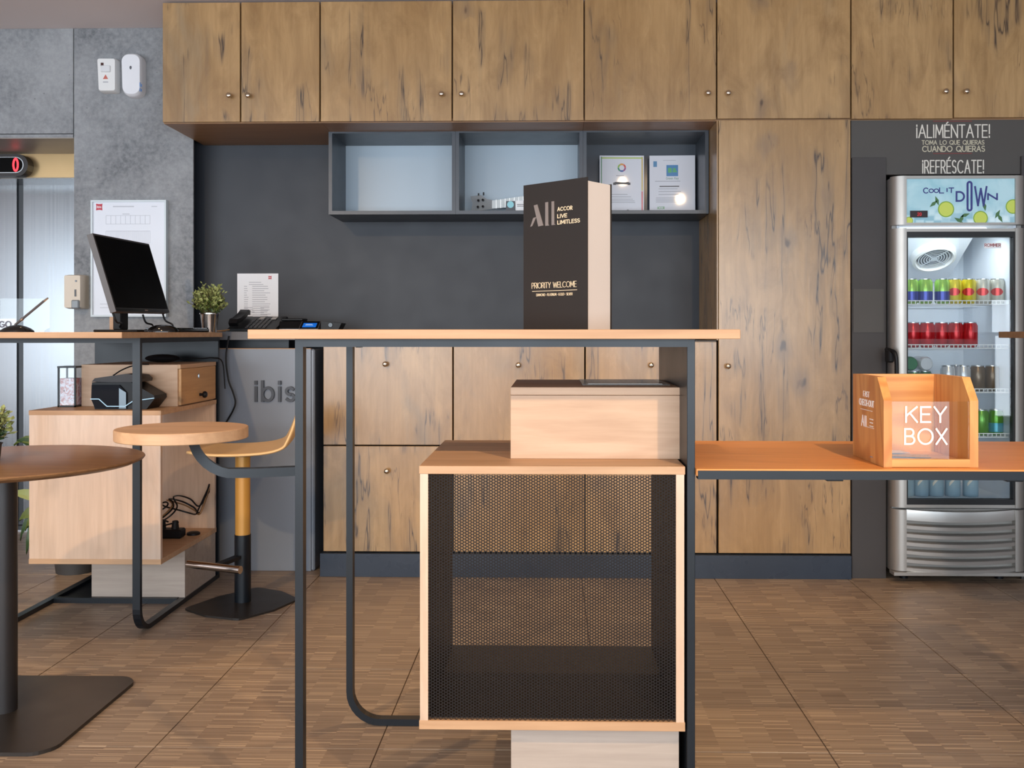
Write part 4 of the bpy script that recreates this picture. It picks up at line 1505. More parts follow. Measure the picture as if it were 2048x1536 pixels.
obj('counter_rail', B().box(rx0 - .05, rx1 - .12, YR + .06, YR + .08, zd + .004, 1.068), M_BLACK, de)
b = B()
o = Vector((PX(512, YR), YR, PZ(801, YR, 550)))
hh = (PZ(763, YR, 550) - PZ(801, YR, 550))
text(b, 'ibis', o, (1, 0, 0), (0, 0, 1), (0, -1, 0), hh, .0125, xs=.93, sp=.32, align='L', depth=.012)
obj('lettering', b, P('desk_letter_grey', (58, 62, 70), 0.4), de)
obj('cable', B().tube([(PX(458, 4.36), 4.36, PZ(672, 4.36)), (PX(452, 4.36), 4.36, PZ(715, 4.36)), (PX(457, 4.36), 4.36, PZ(760, 4.36)), (PX(466, 4.36), 4.36, PZ(785, 4.36)), (PX(471, 4.36), 4.36, PZ(805, 4.36)), (PX(466, 4.36), 4.36, PZ(822, 4.36)), (PX(455, 4.37), 4.37, PZ(842, 4.36)), (PX(445, 4.37), 4.37, PZ(860, 4.36))], .004, 6), M_BLKPL, de, smooth=True)

zc2 = TZ - .002
# telephone
Yt = 4.47
ph = thing('desk_phone', 'black office telephone with rows of keys in front of the white notice', 'phone', (PX(505, Yt), Yt, zc2))
fy = lambda x, y, z: Vector((x, y, z))
q0, q1 = PX(455, Yt), PX(551, Yt)
b = B()
pl = [(0, 0.002), (0.0, 0.014), (0.20, 0.075), (0.215, 0.070), (0.215, 0.002)]
b.prism(pl, lambda a, c_, d: Vector((d, Yt + a, zc2 + c_)), q0, q1)
obj('body', b, M_BLKPL, ph)
sl = Vector((0, .2, .061)).normalized()
nn = Vector((0, -.061, .2)).normalized()
key_b = B().obox((0, 0, 0), (1, 0, 0), sl, nn, .007, .005, .002)
k0_ = obj('key', key_b, P('key_grey', (70, 68, 68), 0.4), ph, local=True)
ff = True
for i in range(5):
    for j in range(8):
        if i > 3 and j > 5:
            continue
        p = Vector((q0 + .085 + i * .0205, Yt, zc2 + .014)) + sl * (.02 + j * .021) + nn * .002
        q = k0_ if ff else k0_.copy()
        if not ff:
            COL.objects.link(q)
            q.parent = ph
        ff = False
        q.location = p - Vector(ph.location)
for xx in (q0 + .115, q0 + .175):
    obj('label_strip', B().obox(Vector((xx, Yt, zc2 + .014)) + sl * .17 + nn * .003, (1, 0, 0), sl, nn, .012, .02, .001), P('strip_grey', (176, 172, 168), 0.4), ph)
hs = [Vector((q0 + .028, Yt, zc2 + .014)) + sl * s_ + nn * hgt for s_, hgt in ((.0, .02), (.02, .032), (.06, .026), (.14, .026), (.18, .032), (.205, .02))]
obj('handset', B().bar(hs, (1, 0, 0), .022, .04), M_BLKPL, ph, smooth=True)
obj('handset_cord', B().tube([(q0 + .01, Yt, zc2 + .01), (q0 - .03, Yt - .01, zc2 + .004), (q0 - .055, Yt + .02, zc2 + .004), (q0 - .03, Yt + .06, zc2 + .004)], .003, 6), P('tan_cable', (150, 110, 70), 0.5), ph, smooth=True)
# receipt printer
Yt = 4.52
rp = thing('receipt_printer', 'black receipt printer with a white paper strip beside the telephone', 'printer', (PX(578, Yt), Yt, zc2))
q0, q1 = PX(556, Yt), PX(600, Yt)
b = B().prism([(0, .001), (0, .016), (.03, .05), (.13, .056), (.15, .04), (.15, .001)], lambda a, c_, d: Vector((d, Yt + a, zc2 + c_)), q0, q1)
obj('body', b, M_BLKPL, rp)
obj('paper', B().box(q0 + .006, q1 - .006, Yt - .004, Yt + .0, zc2 + .006, zc2 + .0125), M_PAPER, rp)
obj('lid', B().box(q0 + .004, q1 + .003, Yt + .04, Yt + .13, zc2 + .053, zc2 + .064, bev=.003), M_BLKPL, rp)
# card terminal with blue screen
Yt = 4.46
cd = thing('card_terminal', 'small card terminal with a lit blue screen on the back counter', 'terminal', (PX(617, Yt), Yt, zc2))
q0, q1 = PX(597, Yt), PX(636, Yt)
fT = lambda a, c_, d: Vector((d, Yt + a, zc2 + c_))
obj('body', B().prism([(0, .001), (0, .014), (.06, .05), (.09, .05), (.09, .001)], fT, q0, q1), M_BEZEL, cd)
nT = Vector((0, -.036, .06)).normalized()
sT = Vector((0, .06, .036)).normalized()
mT = Vector(((q0 + q1) / 2, Yt + .03, zc2 + .032))
obj('face_plate', B().obox(mT, (1, 0, 0), sT, nT, (q1 - q0) / 2 - .004, .033, .001), M_BLKGL, cd)
obj('display_window', B().obox(mT - sT * .004 + nT * .0012, (1, 0, 0), sT, nT, (q1 - q0) / 2 - .014, .019, .0006), emis('lcd_blue', (20, 110, 215), 0.9), cd)
obj('print', print_lines(B(), mT + sT * .003 + nT * .0019 - Vector((.02, 0, 0)), (1, 0, 0), sT, nT, .045, 2, .008, .003), emis('lcd_text', (190, 220, 250), 0.9), cd)
pd = thing('pin_pad', 'flat black pin pad right of the blue screen terminal', 'terminal', (PX(658, Yt), Yt + .05, zc2))
q0, q1 = PX(638, Yt), PX(680, Yt)
obj('body', B().prism([(q0, zc2 + .001), (q0 + .002, zc2 + .05), (q0 + .05, zc2 + .046), (q1, zc2 + .04), (q1 - .02, zc2 + .001)], lambda a, c_, d: Vector((a, d, c_)), Yt + .03, Yt + .13), M_BLKPL, pd)
obj('lens', B().lathe([(.012, 0), (.010, .003), (0, .003)], (PX(658, Yt), Yt + .03, zc2 + .032), 14, 'Y'), M_BLKGL, pd)
# white notice leaning on the wall
Yn = YB - .004
nt_ = thing('paper_notice', 'white printed notice sheet on the dark wall above the telephone', 'notice', (PX(515, Yn), Yn, 1.12))
n0, n1 = PX(474.5, Yn), PX(556.5, Yn)
nz0, nz1 = PZ(660, Yn, 515), PZ(547, Yn, 515)
obj('sheet', B().box(n0, n1, Yn, Yn + .003, nz0, nz1), M_PAPER, nt_)
b = B()
print_lines(b, (n0 + .06, Yn, PZ(564, Yn)), (1, 0, 0), (0, 0, 1), (0, -1, 0), .09, 2, .011, .003)
print_lines(b, (n0 + .035, Yn, PZ(572, Yn)), (1, 0, 0), (0, 0, 1), (0, -1, 0), .14, 16, .0112, .003, cols=[(0, .16), (.3, 1)])
print_lines(b, (n0 + .035, Yn, PZ(615, Yn)), (1, 0, 0), (0, 0, 1), (0, -1, 0), .14, 5, .011, .003, cols=[(0, .45), (.6, 1)])
obj('print', b, M_PRINT, nt_, kind='stuff')


def cushion_logo(parent, c, u, v, n, s_):
    c, u, v, n = Vector(c), Vector(u), Vector(v), Vector(n)
    poly = []
    for (ax, ay, bx, by) in ((-1, -1, 1, -1), (1, -1, 1, 1), (1, 1, -1, 1), (-1, 1, -1, -1)):
        for i in range(6):
            f = i / 6
            x, y = ax + (bx - ax) * f, ay + (by - ay) * f
            dip = 0.14 * math.sin(math.pi * f)
            x -= dip * (1 if ay != by else 0) * (1 if x > 0 else -1)
            y -= dip * (1 if ax != bx else 0) * (1 if y > 0 else -1)
            poly.append((x * s_, y * s_))
    obj('logo', B().prism(poly, lambda a, b_, d: c + u * a + v * b_ + n * d, 0, .0006), M_RED, parent)
    b_ = B()
    text(b_, 'ibis', c - v * s_ * .3, u, v, n, s_ * .62, s_ * .11, xs=.85, sp=.3, depth=.001)
    obj('lettering', b_, M_PAPER, parent)


cushion_logo(nt_, (PX(540, Yn), Yn, PZ(554.5, Yn)), (1, 0, 0), (0, 0, 1), (0, -1, 0), .0085)

# ------------------------------------------------------------------ on the concrete wall
Yw = YC - .03
ps_ = thing('framed_poster', 'white framed plan poster on the concrete wall behind the monitor', 'poster', (PX(257, Yw), Yw, 1.5))
a0, a1 = PX(181, Yw), PX(332, Yw)
pz0, pz1 = PZ(633.5, Yw, 257), PZ(400, Yw, 257)
b = B()
fw = .009
b.box(a0, a1, Yw, YC - .001, pz1 - fw, pz1).box(a0, a1, Yw, YC - .001, pz0, pz0 + fw).box(a0, a0 + fw, Yw, YC - .001, pz0 + fw, pz1 - fw).box(a1 - fw, a1, Yw, YC - .001, pz0 + fw, pz1 - fw)
obj('frame', b, P('white_frame', (206, 216, 220), 0.35), ps_)
obj('sheet', B().box(a0 + fw, a1 - fw, Yw + .008, YC - .002, pz0 + fw, pz1 - fw), P('poster_paper', (222, 226, 234), 0.3), ps_)
ys = Yw + .008
b = B()
e1, e2, e3 = (1, 0, 0), (0, 0, 1), (0, -1, 0)
print_lines(b, (PX(226, ys), ys, PZ(413, ys, 257)), e1, e2, e3, .15, 1, .02, .006)
print_lines(b, (PX(303, ys), ys, PZ(413, ys, 257)), e1, e2, e3, .04, 1, .02, .004)
for (ua, ub, va, vb, nc) in ((212, 300, 431, 448, 9), (212, 300, 462, 486, 22)):
    for i in range(nc + 1):
        uu = ua + (ub - ua) * i / nc
        b.box(PX(uu - .35, ys), PX(uu + .35, ys), ys - .0005, ys, PZ(vb, ys, 257), PZ(va, ys, 257))
    for vv in (va, vb):
        b.box(PX(ua, ys), PX(ub, ys), ys - .0005, ys, PZ(vv + .4, ys, 257), PZ(vv - .4, ys, 257))
print_lines(b, (PX(245, ys), ys, PZ(428, ys, 257)), e1, e2, e3, .05, 1, .02, .004)
print_lines(b, (PX(200, ys), ys, PZ(608, ys, 257)), e1, e2, e3, .07, 2, .018, .003)
obj('print', b, P('faint_print', (190, 194, 202), 0.5), ps_, kind='stuff')
cushion_logo(ps_, (PX(198.5, ys), ys, PZ(414, ys, 200)), e1, e2, e3, .0165)


def wallbox(name, label, cat, poly, d, mat, loc_uv):
    """rounded housing: outline in pixels at the wall, pulled forward by d with a smaller front"""
    t = thing(name, label, cat, (PX(loc_uv[0], YC), YC, PZ(loc_uv[1], YC, loc_uv[0])))
    return t


def housing(parent, pts_uv, d, mat, shrink=.9, name='housing'):
    pts = [Vector((PX(u_, YC), 0, PZ(v_, YC, u_))) for u_, v_ in pts_uv]
    cen = sum(pts, Vector()) / len(pts)
    rows = []
    for f, y in ((1.0, YC - .0005), (1.0, YC - d * .6), (.97, YC - d * .85), (shrink, YC - d)):
        rows.append([Vector((cen.x + (p.x - cen.x) * f, y, cen.z + (p.z - cen.z) * f)) for p in pts])
    return obj(name, B().ring(rows), mat, parent, smooth=True, angle=50)


def rr_uv(u0, u1, v0, v1, r):
    return [(a, b_) for a, b_ in rrect(u0, u1, v0, v1, r)]


t = wallbox('air_freshener', 'square white air freshener box on the concrete wall', 'dispenser', None, 0, None, (218, 154))
taper = [(u_ + (3.0 * (v_ - 120) / 68 if u_ < 218 else -0.0), v_) for u_, v_ in rr_uv(203, 240, 121, 188, 4)]
housing(t, taper, .05, M_WHITE, .94)
yf = YC - .051
uf = lambda u_, v_: (PX(u_, yf), PZ(v_, yf, u_))
x_, z_ = uf(205, 130)
obj('sensor_window', B().box(PX(201.5, yf), PX(207, yf), yf - .001, yf + .01, PZ(134, yf, 205), PZ(125.5, yf, 205)), P('lens_brown', (78, 52, 48), 0.2), t)
obj('button_panel', B().box(PX(202, yf), PX(221, yf), yf - .006, yf + .01, PZ(144.5, yf, 210), PZ(131, yf, 210), bev=.003), P('white_plastic_b', (222, 224, 226), 0.3), t)
bz = B().prism([(-5, 158), (0, 149), (5, 158)], lambda a, b_, d: Vector((PX(211 + a, yf), d, PZ(b_, yf, 211))), yf - .0008, yf + .01)
obj('logo', bz, P('logo_red', (200, 110, 96), 0.4), t)
obj('print', B().box(PX(206, yf), PX(216, yf), yf - .0006, yf + .01, PZ(165, yf, 211), PZ(163, yf, 211)), M_PRINT, t)
t = wallbox('soap_dispenser', 'tall rounded white dispenser nearest the oak cupboards', 'dispenser', None, 0, None, (270, 154))
housing(t, [(u_ + (2.5 * (v_ - 111) / 87 if u_ < 270 else 0), v_) for u_, v_ in rr_uv(252, 292, 112, 198, 15)], .062, P('white_gloss_plastic', (236, 238, 242), 0.18), .9)
yf = YC - .063
obj('sight_glass', B().sphere((PX(261, yf), yf + .002, PZ(135, yf, 261)), 1, 12, 8, .006, .004, .009), P('lens_grey', (96, 98, 104), 0.15), t, smooth=True)
bz = B()
print_lines(bz, (PX(280, yf), yf, PZ(183, yf, 278)), (0, 0, 1), (-1, 0, 0), (0, -1, 0), .045, 2, .007, .004, cols=[(0, .42), (.5, 1)], seed=2)
obj('print', bz, P('print_blue', (60, 110, 170), 0.4), t)
t = wallbox('hand_gel_dispenser', 'beige hand gel dispenser with a grey lever beside the poster', 'dispenser', None, 0, None, (160, 585))
housing(t, rr_uv(145, 178, 551, 618, 3), .085, M_BEIGE, .95)
yf = YC - .086
obj('level_window', B().box(PX(149, yf), PX(152.5, yf), yf - .001, yf + .01, PZ(593, yf, 150), PZ(579, yf, 150)), P('slot_dark', (60, 54, 50), 0.3), t)
obj('lever', B().box(PX(144, yf), PX(159.5, yf), yf - .012, yf + .02, PZ(617, yf, 150), PZ(600, yf, 150), bev=.005), P('grey_lever', (128, 134, 138), 0.3), t)
obj('lock', B().lathe([(.005, 0), (.005, .002), (0, .002)], (PX(152, yf), yf, PZ(562, yf, 150)), 10, 'Y'), P('lens_grey', (96, 98, 104), 0.15), t)

# ------------------------------------------------------------------ bar stool
sc0 = GP(485.5, 1206, 0)
st = thing('bar_stool', 'low backed bar stool with golden column and dark plate base', 'stool', sc0)
corners = [GP(364, 1221), GP(477.5, 1243), GP(600, 1201), GP(516, 1177)]
cen = sum(corners, Vector()) / 4
poly = []
for i in range(4):
    a, c_, d = corners[i - 1], corners[i], corners[(i + 1) % 4]
    for f in (.0, .5, 1.0):
        q = c_ + (a - c_).normalized() * .03 * (1 - f) + (d - c_).normalized() * .03 * f
        if f == .5:
            q = q.lerp(c_, .45)
        poly.append(q)
    mid = (c_ + d) / 2
    poly.append(mid + (mid - cen).normalized() * .022)
obj('base_plate', B().prism([(q.x, q.y) for q in poly], lambda a, b_, d: Vector((a, b_, d)), 0.0004, .008), M_PLATE, st)
zseat = 0.622
zcut = EYE - (1071 - HV) / F * sc0.y
obj('lower_column', B().lathe([(.0325, .008), (.0325, zcut)], (sc0.x, sc0.y, 0), 28), M_BLACK, st, smooth=True)
obj('upper_column', B().lathe([(.030, zcut), (.030, zseat - .02)], (sc0.x, sc0.y, 0), 28), M_GOLD, st, smooth=True)
obj('seat_plate', B().lathe([(.06, zseat - .02), (.06, zseat - .012)], (sc0.x, sc0.y, 0), 24), M_BLACK, st, smooth=True)
f0, f1 = GP(376, 1128, .19), GP(481, 1140, .185)
obj('footrest', B().cyl(f0, f1, .0155, .0155, 16), M_CHROME, st, smooth=True)
fm = (f0 + f1) / 2
obj('footrest_arm', B().bar([fm, Vector((sc0.x, sc0.y, .195))], (0, 0, 1), .03, .014), M_BLACK, st)
prof = [(-.208, .0), (-.196, .003), (-.15, .0), (-.08, -.005), (0, -.006), (.08, -.003), (.13, .004), (.168, .018), (.195, .042), (.212, .075), (.226, .115), (.235, .150)]
ang = math.radians(-14)
rows = []
n_ = len(prof)
for i, (a, h) in enumerate(prof):
    half = .205 * min(1, .35 + .65 * math.sqrt(max(0, 1 - max(0, (-.09 - a) / .12) ** 2))) * (1 - .12 * max(0, (i - 7) / 5))
    if i >= n_ - 2:
        half *= .93 if i == n_ - 2 else .82
    row = []
    for k_ in range(13):
        s_ = -1 + 2 * k_ / 12
        y = s_ * half
        z = h + .010 * s_ * s_ * (1 if i < 8 else 0)
        x = a - (.022 * s_ * s_ if i >= 8 else 0)
        row.append(Vector((sc0.x + x * math.cos(ang) + y * math.sin(ang), sc0.y + y * math.cos(ang) - x * math.sin(ang), zseat + z)))
    rows.append(row)
so = obj('seat_shell', B().ring(rows, closed=False, cap=False), M_SEAT, st, smooth=True, angle=80)
md = so.modifiers.new('solid', 'SOLIDIFY')
md.thickness = .013
md.offset = 0
md = so.modifiers.new('sub', 'SUBSURF')
md.levels = md.render_levels = 1

# ------------------------------------------------------------------ near round table
NC = Vector((-1.585, 2.735, 0))
rt = thing('round_table', 'brown round pedestal table cut by the left border', 'table', NC)
zr_ = .733
obj('table_top', B().lathe([(0, -.026), (.30, -.026), (.355, -.018), (.376, -.009), (.380, -.004), (.378, -.0008), (.374, 0), (0, 0)], (NC.x, NC.y, zr_), 84), M_ROUND, rt, smooth=True, angle=25)
obj('pole', B().lathe([(.036, .010), (.036, zr_ - .026)], (NC.x, NC.y, 0), 32), P('pole_brown_black', (44, 40, 39), 0.4, 0.2), rt, smooth=True)
hw = .272
sq = []
for (x, y) in rrect(-hw, hw, -hw, hw, .05, 6):
    k_ = 1 - .06 * (1 - min(1, (abs(x) + abs(y)) / (2 * hw) * 1.15)) * 0
    bul = .018 * (1 - (min(abs(x), abs(y)) / hw) ** 2)
    if abs(x) > abs(y):
        x += bul * (1 if x > 0 else -1)
    else:
        y += bul * (1 if y > 0 else -1)
    sq.append((NC.x + x, NC.y + y))
obj('base_plate', B().prism(sq, lambda a, b_, d: Vector((a, b_, d)), .0004, .010), M_PLATE, rt)
leafy('herb_pot', 'small potted sprig on the brown round table at the left border', 'plant', (PX(-22, 2.72), 2.72, zr_ + .0004), .028, .05, .075, .12, 46, (M_LEAF3, M_LEAF2), P('dark_pot', (50, 46, 44), 0.5), 9, .034, .022)

# floor plant hidden behind the left cube
fp = thing('floor_plant', 'green leafy floor plant peeking out behind the left cube', 'plant', (-2.2, 4.38, 0))
obj('pot', B().lathe([(0, 0), (.085, 0), (.11, .2), (.115, .2), (.115, .215), (.10, .215), (.095, .19), (0, .19)], (-2.2, 4.38, 0.0004), 24), P('planter_dark', (58, 56, 54), 0.5), fp, smooth=True)


def blade(parent, p0, p1, p2, wid, mat):
    rows_ = []
    side = Vector((p2 - p0).cross(Vector((0.25, -1, .2)))).normalized()
    for i in range(9):
        f = i / 8
        q = p0 * (1 - f) ** 2 + p1 * 2 * f * (1 - f) + p2 * f * f
        w_ = wid * math.sin(math.pi * min(1, .08 + f * .92)) ** .8 + .001
        rows_.append([q - side * w_, q + Vector((0, .006, -.008)), q + side * w_])
    return obj('leaf', B().ring(rows_, closed=False, cap=False), mat, parent, smooth=True)


yy = 4.30
pc_ = lambda u_, v_, y=yy: Vector((PX(u_, y), y, PZ(v_, y, u_)))
core = Vector((-2.2, 4.38, .2))
blade(fp, core + Vector((0, 0, .25)), pc_(62, 850), pc_(27, 889), .022, M_LEAF)
blade(fp, core + Vector((0, 0, .22)), pc_(60, 870), pc_(34, 880), .02, M_LEAF3)
blade(fp, core + Vector((0, 0, .10)), pc_(55, 985), pc_(25, 985), .026, M_LEAF2)
blade(fp, core + Vector((0, 0, .05)), pc_(60, 1005), pc_(38, 1040), .03, M_LEAF)
blade(fp, core, pc_(58, 1010), pc_(52, 1107), .034, M_LEAF3)
blade(fp, core, pc_(50, 1000), pc_(40, 1080), .03, M_LEAF3)
blade(fp, core + Vector((0, 0, .02)), pc_(64, 1000), pc_(50, 1060), .03, M_LEAF)
for i in range(4):
    obj('stem', B().tube([core + Vector((.01 * i, 0, -.02)), core + Vector((.012 * i - .01, -.01, .12 + .04 * i))], .004, 6), M_LEAF3, fp)

# ------------------------------------------------------------------ bench on the right with the key box
ZBN = 0.800
by0, by1 = 2.115, 2.672
bxa, bxb = PX(1393.5, 2.115), 1.36
bn = thing('low_bench_table', 'orange lit wooden bench table with a dark steel edge right of the foreground table', 'table', (0.8, 2.4, 0))
obj('bench_top', B().box(bxa, bxb, by0 + .004, by1, ZBN - .016, ZBN, bev=.001), M_BENCH, bn, origin=(.8, 2.4, ZBN))
obj('edge_rail', B().box(bxa + .003, bxb, by0, by0 + .004, ZBN - .0225, ZBN - .0035).box(bxa + .003, bxb, by0 + .004, by0 + .03, ZBN - .0225, ZBN - .0165), M_BLACK, bn)
obj('back_rail', B().box(bxa, bxb, by1 - .03, by1, ZBN - .0345, ZBN - .0165), M_BLACK, bn)
obj('leg_frame', B().box(bxb - .02, bxb, by0, by1, 0, ZBN - .0165), M_BLACK, bn)
for uu in (1665, 2022):
    xg_ = PX(uu, 2.14)
    obj('bracket', B().box(xg_ - .018, xg_ + .018, 2.12, 2.16, ZBN - .0265, ZBN - .0225, bev=.001), M_BLKPL, bn)

kx = thing('key_box', 'pine box lettered KEY BOX with a clear front on the bench', 'box', (.84, 2.25, ZBN))
kx0, kx1 = .7395, .9485
ky0, ky1 = 2.15, 2.368
kz1 = 1.0
pf = [(ky1, ZBN + .0004), (ky0, ZBN + .0004), (ky0, .949), (2.192, kz1), (ky1, kz1)]
tk = .0185
for xx in (kx0, kx1 - tk):
    obj('side_panel', B().prism(pf, lambda a, b_, d: Vector((d, a, b_)), xx, xx + tk), M_PINE_Z, kx, origin=(xx, ky0, .9))
obj('back_panel', B().box(kx0 + tk, kx1 - tk, ky1 - .018, ky1, ZBN + .001, kz1), M_PINE, kx, origin=(.84, ky1, .9))
obj('floor_panel', B().box(kx0 + tk, kx1 - tk, ky0 + .016, ky1 - .018, ZBN + .001, ZBN + .012), M_PINE, kx)
obj('front_rail', B().box(kx0 + tk, kx1 - tk, ky0, ky0 + .016, ZBN + .001, ZBN + .0185), M_PINE, kx, origin=(.9, ky0, .8))
obj('front_pane', B().box(kx0 + tk + .0005, kx1 - tk - .0005, ky0 + .004, ky0 + .007, ZBN + .0187, .947), M_GLASS, kx)
b = B()
yq = ky0 + .0038
for s_, ul, ur, vt, vb in (('KEY', 1812, 1892, 814, 844), ('BOX', 1810, 1893, 858, 888)):
    h = PZ(vt, yq, 1850) - PZ(vb, yq, 1850)
    want = (PX(ur, yq) - PX(ul, yq)) / h
    nat = sum(GL[c_][0] for c_ in s_)
    text(b, s_, (PX(ul, yq), yq, PZ(vb, yq, 1850)), (1, 0, 0), (0, 0, 1), (0, -1, 0), h, .0040, xs=(want - .5) / nat, sp=.25, align='L', depth=.0006)
obj('lettering', b, M_TEXTW, kx)
b = B()
# side lettering runs along -Y (left face seen from the front left)
fc = lambda y, z: Vector((kx0 - .0001, y, z))
ym = 2.267
for s_, z_, h, sc_, th in (('FAST', .950, .0125, .8, .0012), ('CHECK-OUT', .929, .0135, .72, .0024)):
    text(b, s_, fc(ym, z_), (0, -1, 0), (0, 0, 1), (-1, 0, 0), h, th, xs=sc_ * 1.35, sp=.18, depth=.0006)
b.obox(fc(ym, .919), (0, 1, 0), (0, 0, 1), (1, 0, 0), .042, .0006, .0006)
text(b, 'All', fc(2.285, .880), (0, -1, 0), (0, 0, 1), (-1, 0, 0), .024, .003, xs=.9, sp=.3, depth=.0006)
for i in range(3):
    b.obox(fc(2.232, .9 - i * .008), (0, 1, 0), (0, 0, 1), (1, 0, 0), .012 - .002 * (i == 1), .0012, .0006)
b.obox(fc(2.245, .880), (0, 1, 0), (0, 0, 1), (1, 0, 0), .03, .0006, .0006)
obj('lettering', b, M_TEXTW, kx)
for i, (xx, yy2, rz, cc) in enumerate(((.785, 2.22, .3, (110, 140, 180)), (.83, 2.24, -.25, (60, 66, 84)), (.80, 2.30, .1, (170, 190, 215)))):
    r_ = Matrix.Rotation(rz, 3, 'Z')
    tag(obj('key_card', B().obox((xx, yy2, ZBN + .0135 + i * .0015), r_ @ Vector((1, 0, 0)), r_ @ Vector((0, 1, 0)), (0, 0, 1), .0428, .027, .0005), P('card_%d' % i, cc, 0.2)), ('pale steel blue key card lying foremost in the pine box', 'dark navy key card lying in the pine box', 'light blue key card at the back of the pine box')[i], 'card')

# ------------------------------------------------------------------ drinks fridge
FY = 4.235
fx0_, fx1_ = PX(1787, FY), PX(2056, FY)
fr = thing('drinks_fridge', 'silver glass door drinks fridge in the dark niche at right', 'fridge', ((fx0_ + fx1_) / 2, FY + .3, 0))
fz = lambda v_: PZ(v_, FY, 1900)
FB = FY + .60
zin0, zin1 = fz(1004), fz(458)
b = B()
b.box(fx0_ + .008, fx0_ + .028, FY + .045, FB, .045, fz(352))
b.box(fx1_ - .028, fx1_ - .008, FY + .045, FB, .045, fz(352))
b.box(fx0_ + .028, fx1_ - .028, FB - .02, FB, .045, fz(352))
b.box(fx0_ + .028, fx1_ - .028, FY + .045, FB - .02, fz(352) - .02, fz(352))
b.box(fx0_ + .028, fx1_ - .028, FY + .045, FB - .02, .045, zin0 - .012)
obj('cabinet_shell', b, M_FRSIDE, fr)
b = B()
ix0, ix1 = fx0_ + .030, fx1_ - .030
b.box(ix0, ix0 + .012, FY + .046, FB - .03, zin0 - .01, zin1 + .02).box(ix1 - .012, ix1, FY + .046, FB - .03, zin0 - .01, zin1 + .02)
b.box(ix0, ix1, FB - .04, FB - .022, zin0 - .01, zin1 + .02).box(ix0, ix1, FY + .046, FB - .03, zin0 - .01, zin0).box(ix0, ix1, FY + .046, FB - .03, zin1 + .02, zin1 + .03)
obj('liner', b, M_LINER, fr)


def post(u0, u1, v0, v1, name='post'):
    x0_, x1_ = PX(u0, FY), PX(u1, FY)
    n = 10
    left = x0_ < fx0_ + .1
    pl = []
    for i in range(n + 1):
        a = math.radians(90 * i / n)
        pl.append((math.cos(a), math.sin(a)))
    w_ = x1_ - x0_
    if left:
        poly_ = [(x1_, FY + .045)] + [(x0_, FY + .045)] + [(x0_ + w_ * .85 * (1 - c1), FY + .045 - .045 * s1) for c1, s1 in pl] + [(x1_, FY)]
    else:
        poly_ = [(x0_, FY + .045), (x0_, FY)] + [(x1_ - w_ * .85 * (1 - c1), FY + .045 - .045 * s1) for c1, s1 in reversed(pl)] + [(x1_, FY + .045)]
    return obj(name, B().prism(poly_, lambda a, b_, d: Vector((a, b_, d)), fz(v1), fz(v0)), M_SILVER, fr, smooth=True, angle=40)


for (v0, v1) in ((351, 449), (456, 1016), (1020, 1143)):
    post(1787, 1813.5, v0, v1)
    post(2031, 2056, v0, v1)
gx0, gx1 = PX(1813, FY), PX(2031.5, FY)
# canopy with its print
obj('canopy_frame', B().box(gx0, gx1, FY + .002, FY + .045, fz(357), fz(351)).box(gx0, gx1, FY + .002, FY + .045, fz(449), fz(445)), M_SILVER, fr)


def canopy_mat():
    m, nt, b_ = new_mat('icy_blue_print')
    k = NT(nt)
    tc = k.n('TexCoord').outputs['Object']
    n = k.noise(tc, 9, 3, 0.6, 0.5)
    vo = k.n('TexVoronoi', feature='F1', distance='CHEBYCHEV')
    k.l(tc, vo.inputs['Vector'])
    vo.inputs['Scale'].default_value = 26
    sp_ = k.n('SeparateXYZ')
    k.l(tc, sp_.inputs[0])
    low = k.maprange(sp_.outputs[2], -.02, -.09, 0, 1)
    col = k.mix(k.maprange(n, .35, .65, 0, 1), rgb(150, 196, 208), rgb(180, 214, 222))
    cube_ = k.math('MULTIPLY', k.maprange(vo.outputs['Distance'], .2, .5, 1, 0), low)
    col = k.mix(k.math('MULTIPLY', cube_, .8), col, rgb(226, 244, 248))
    edge = k.math('MULTIPLY', k.maprange(vo.outputs['Distance'], .45, .55, 0, 1), low)
    col = k.mix(k.math('MULTIPLY', edge, .45), col, rgb(90, 150, 175))
    k.l(col, b_.inputs['Base Color'])
    k.l(col, b_.inputs['Emission Color'])
    b_.inputs['Emission Strength'].default_value = 0.12
    return m


obj('canopy_sign', B().box(gx0, gx1, FY + .008, FY + .045, fz(445), fz(357)), canopy_mat(), fr, origin=((gx0 + gx1) / 2, FY, fz(400)))
yc = FY + .0079
b = B()


def ctext(s, ul, ur, vt, vb, th, sp_, b_):
    h = PZ(vt, yc, 1900) - PZ(vb, yc, 1900)
    want = (PX(ur, yc) - PX(ul, yc)) / h
    nat = sum(GL[c_][0] for c_ in s)
    text(b_, s, (PX(ul, yc), yc, PZ(vb, yc, 1900)), (1, 0, 0), (0, 0, 1), (0, -1, 0), h, th, xs=(want - sp_ * (len(s) - 1)) / nat, sp=sp_, align='L', depth=.0008)


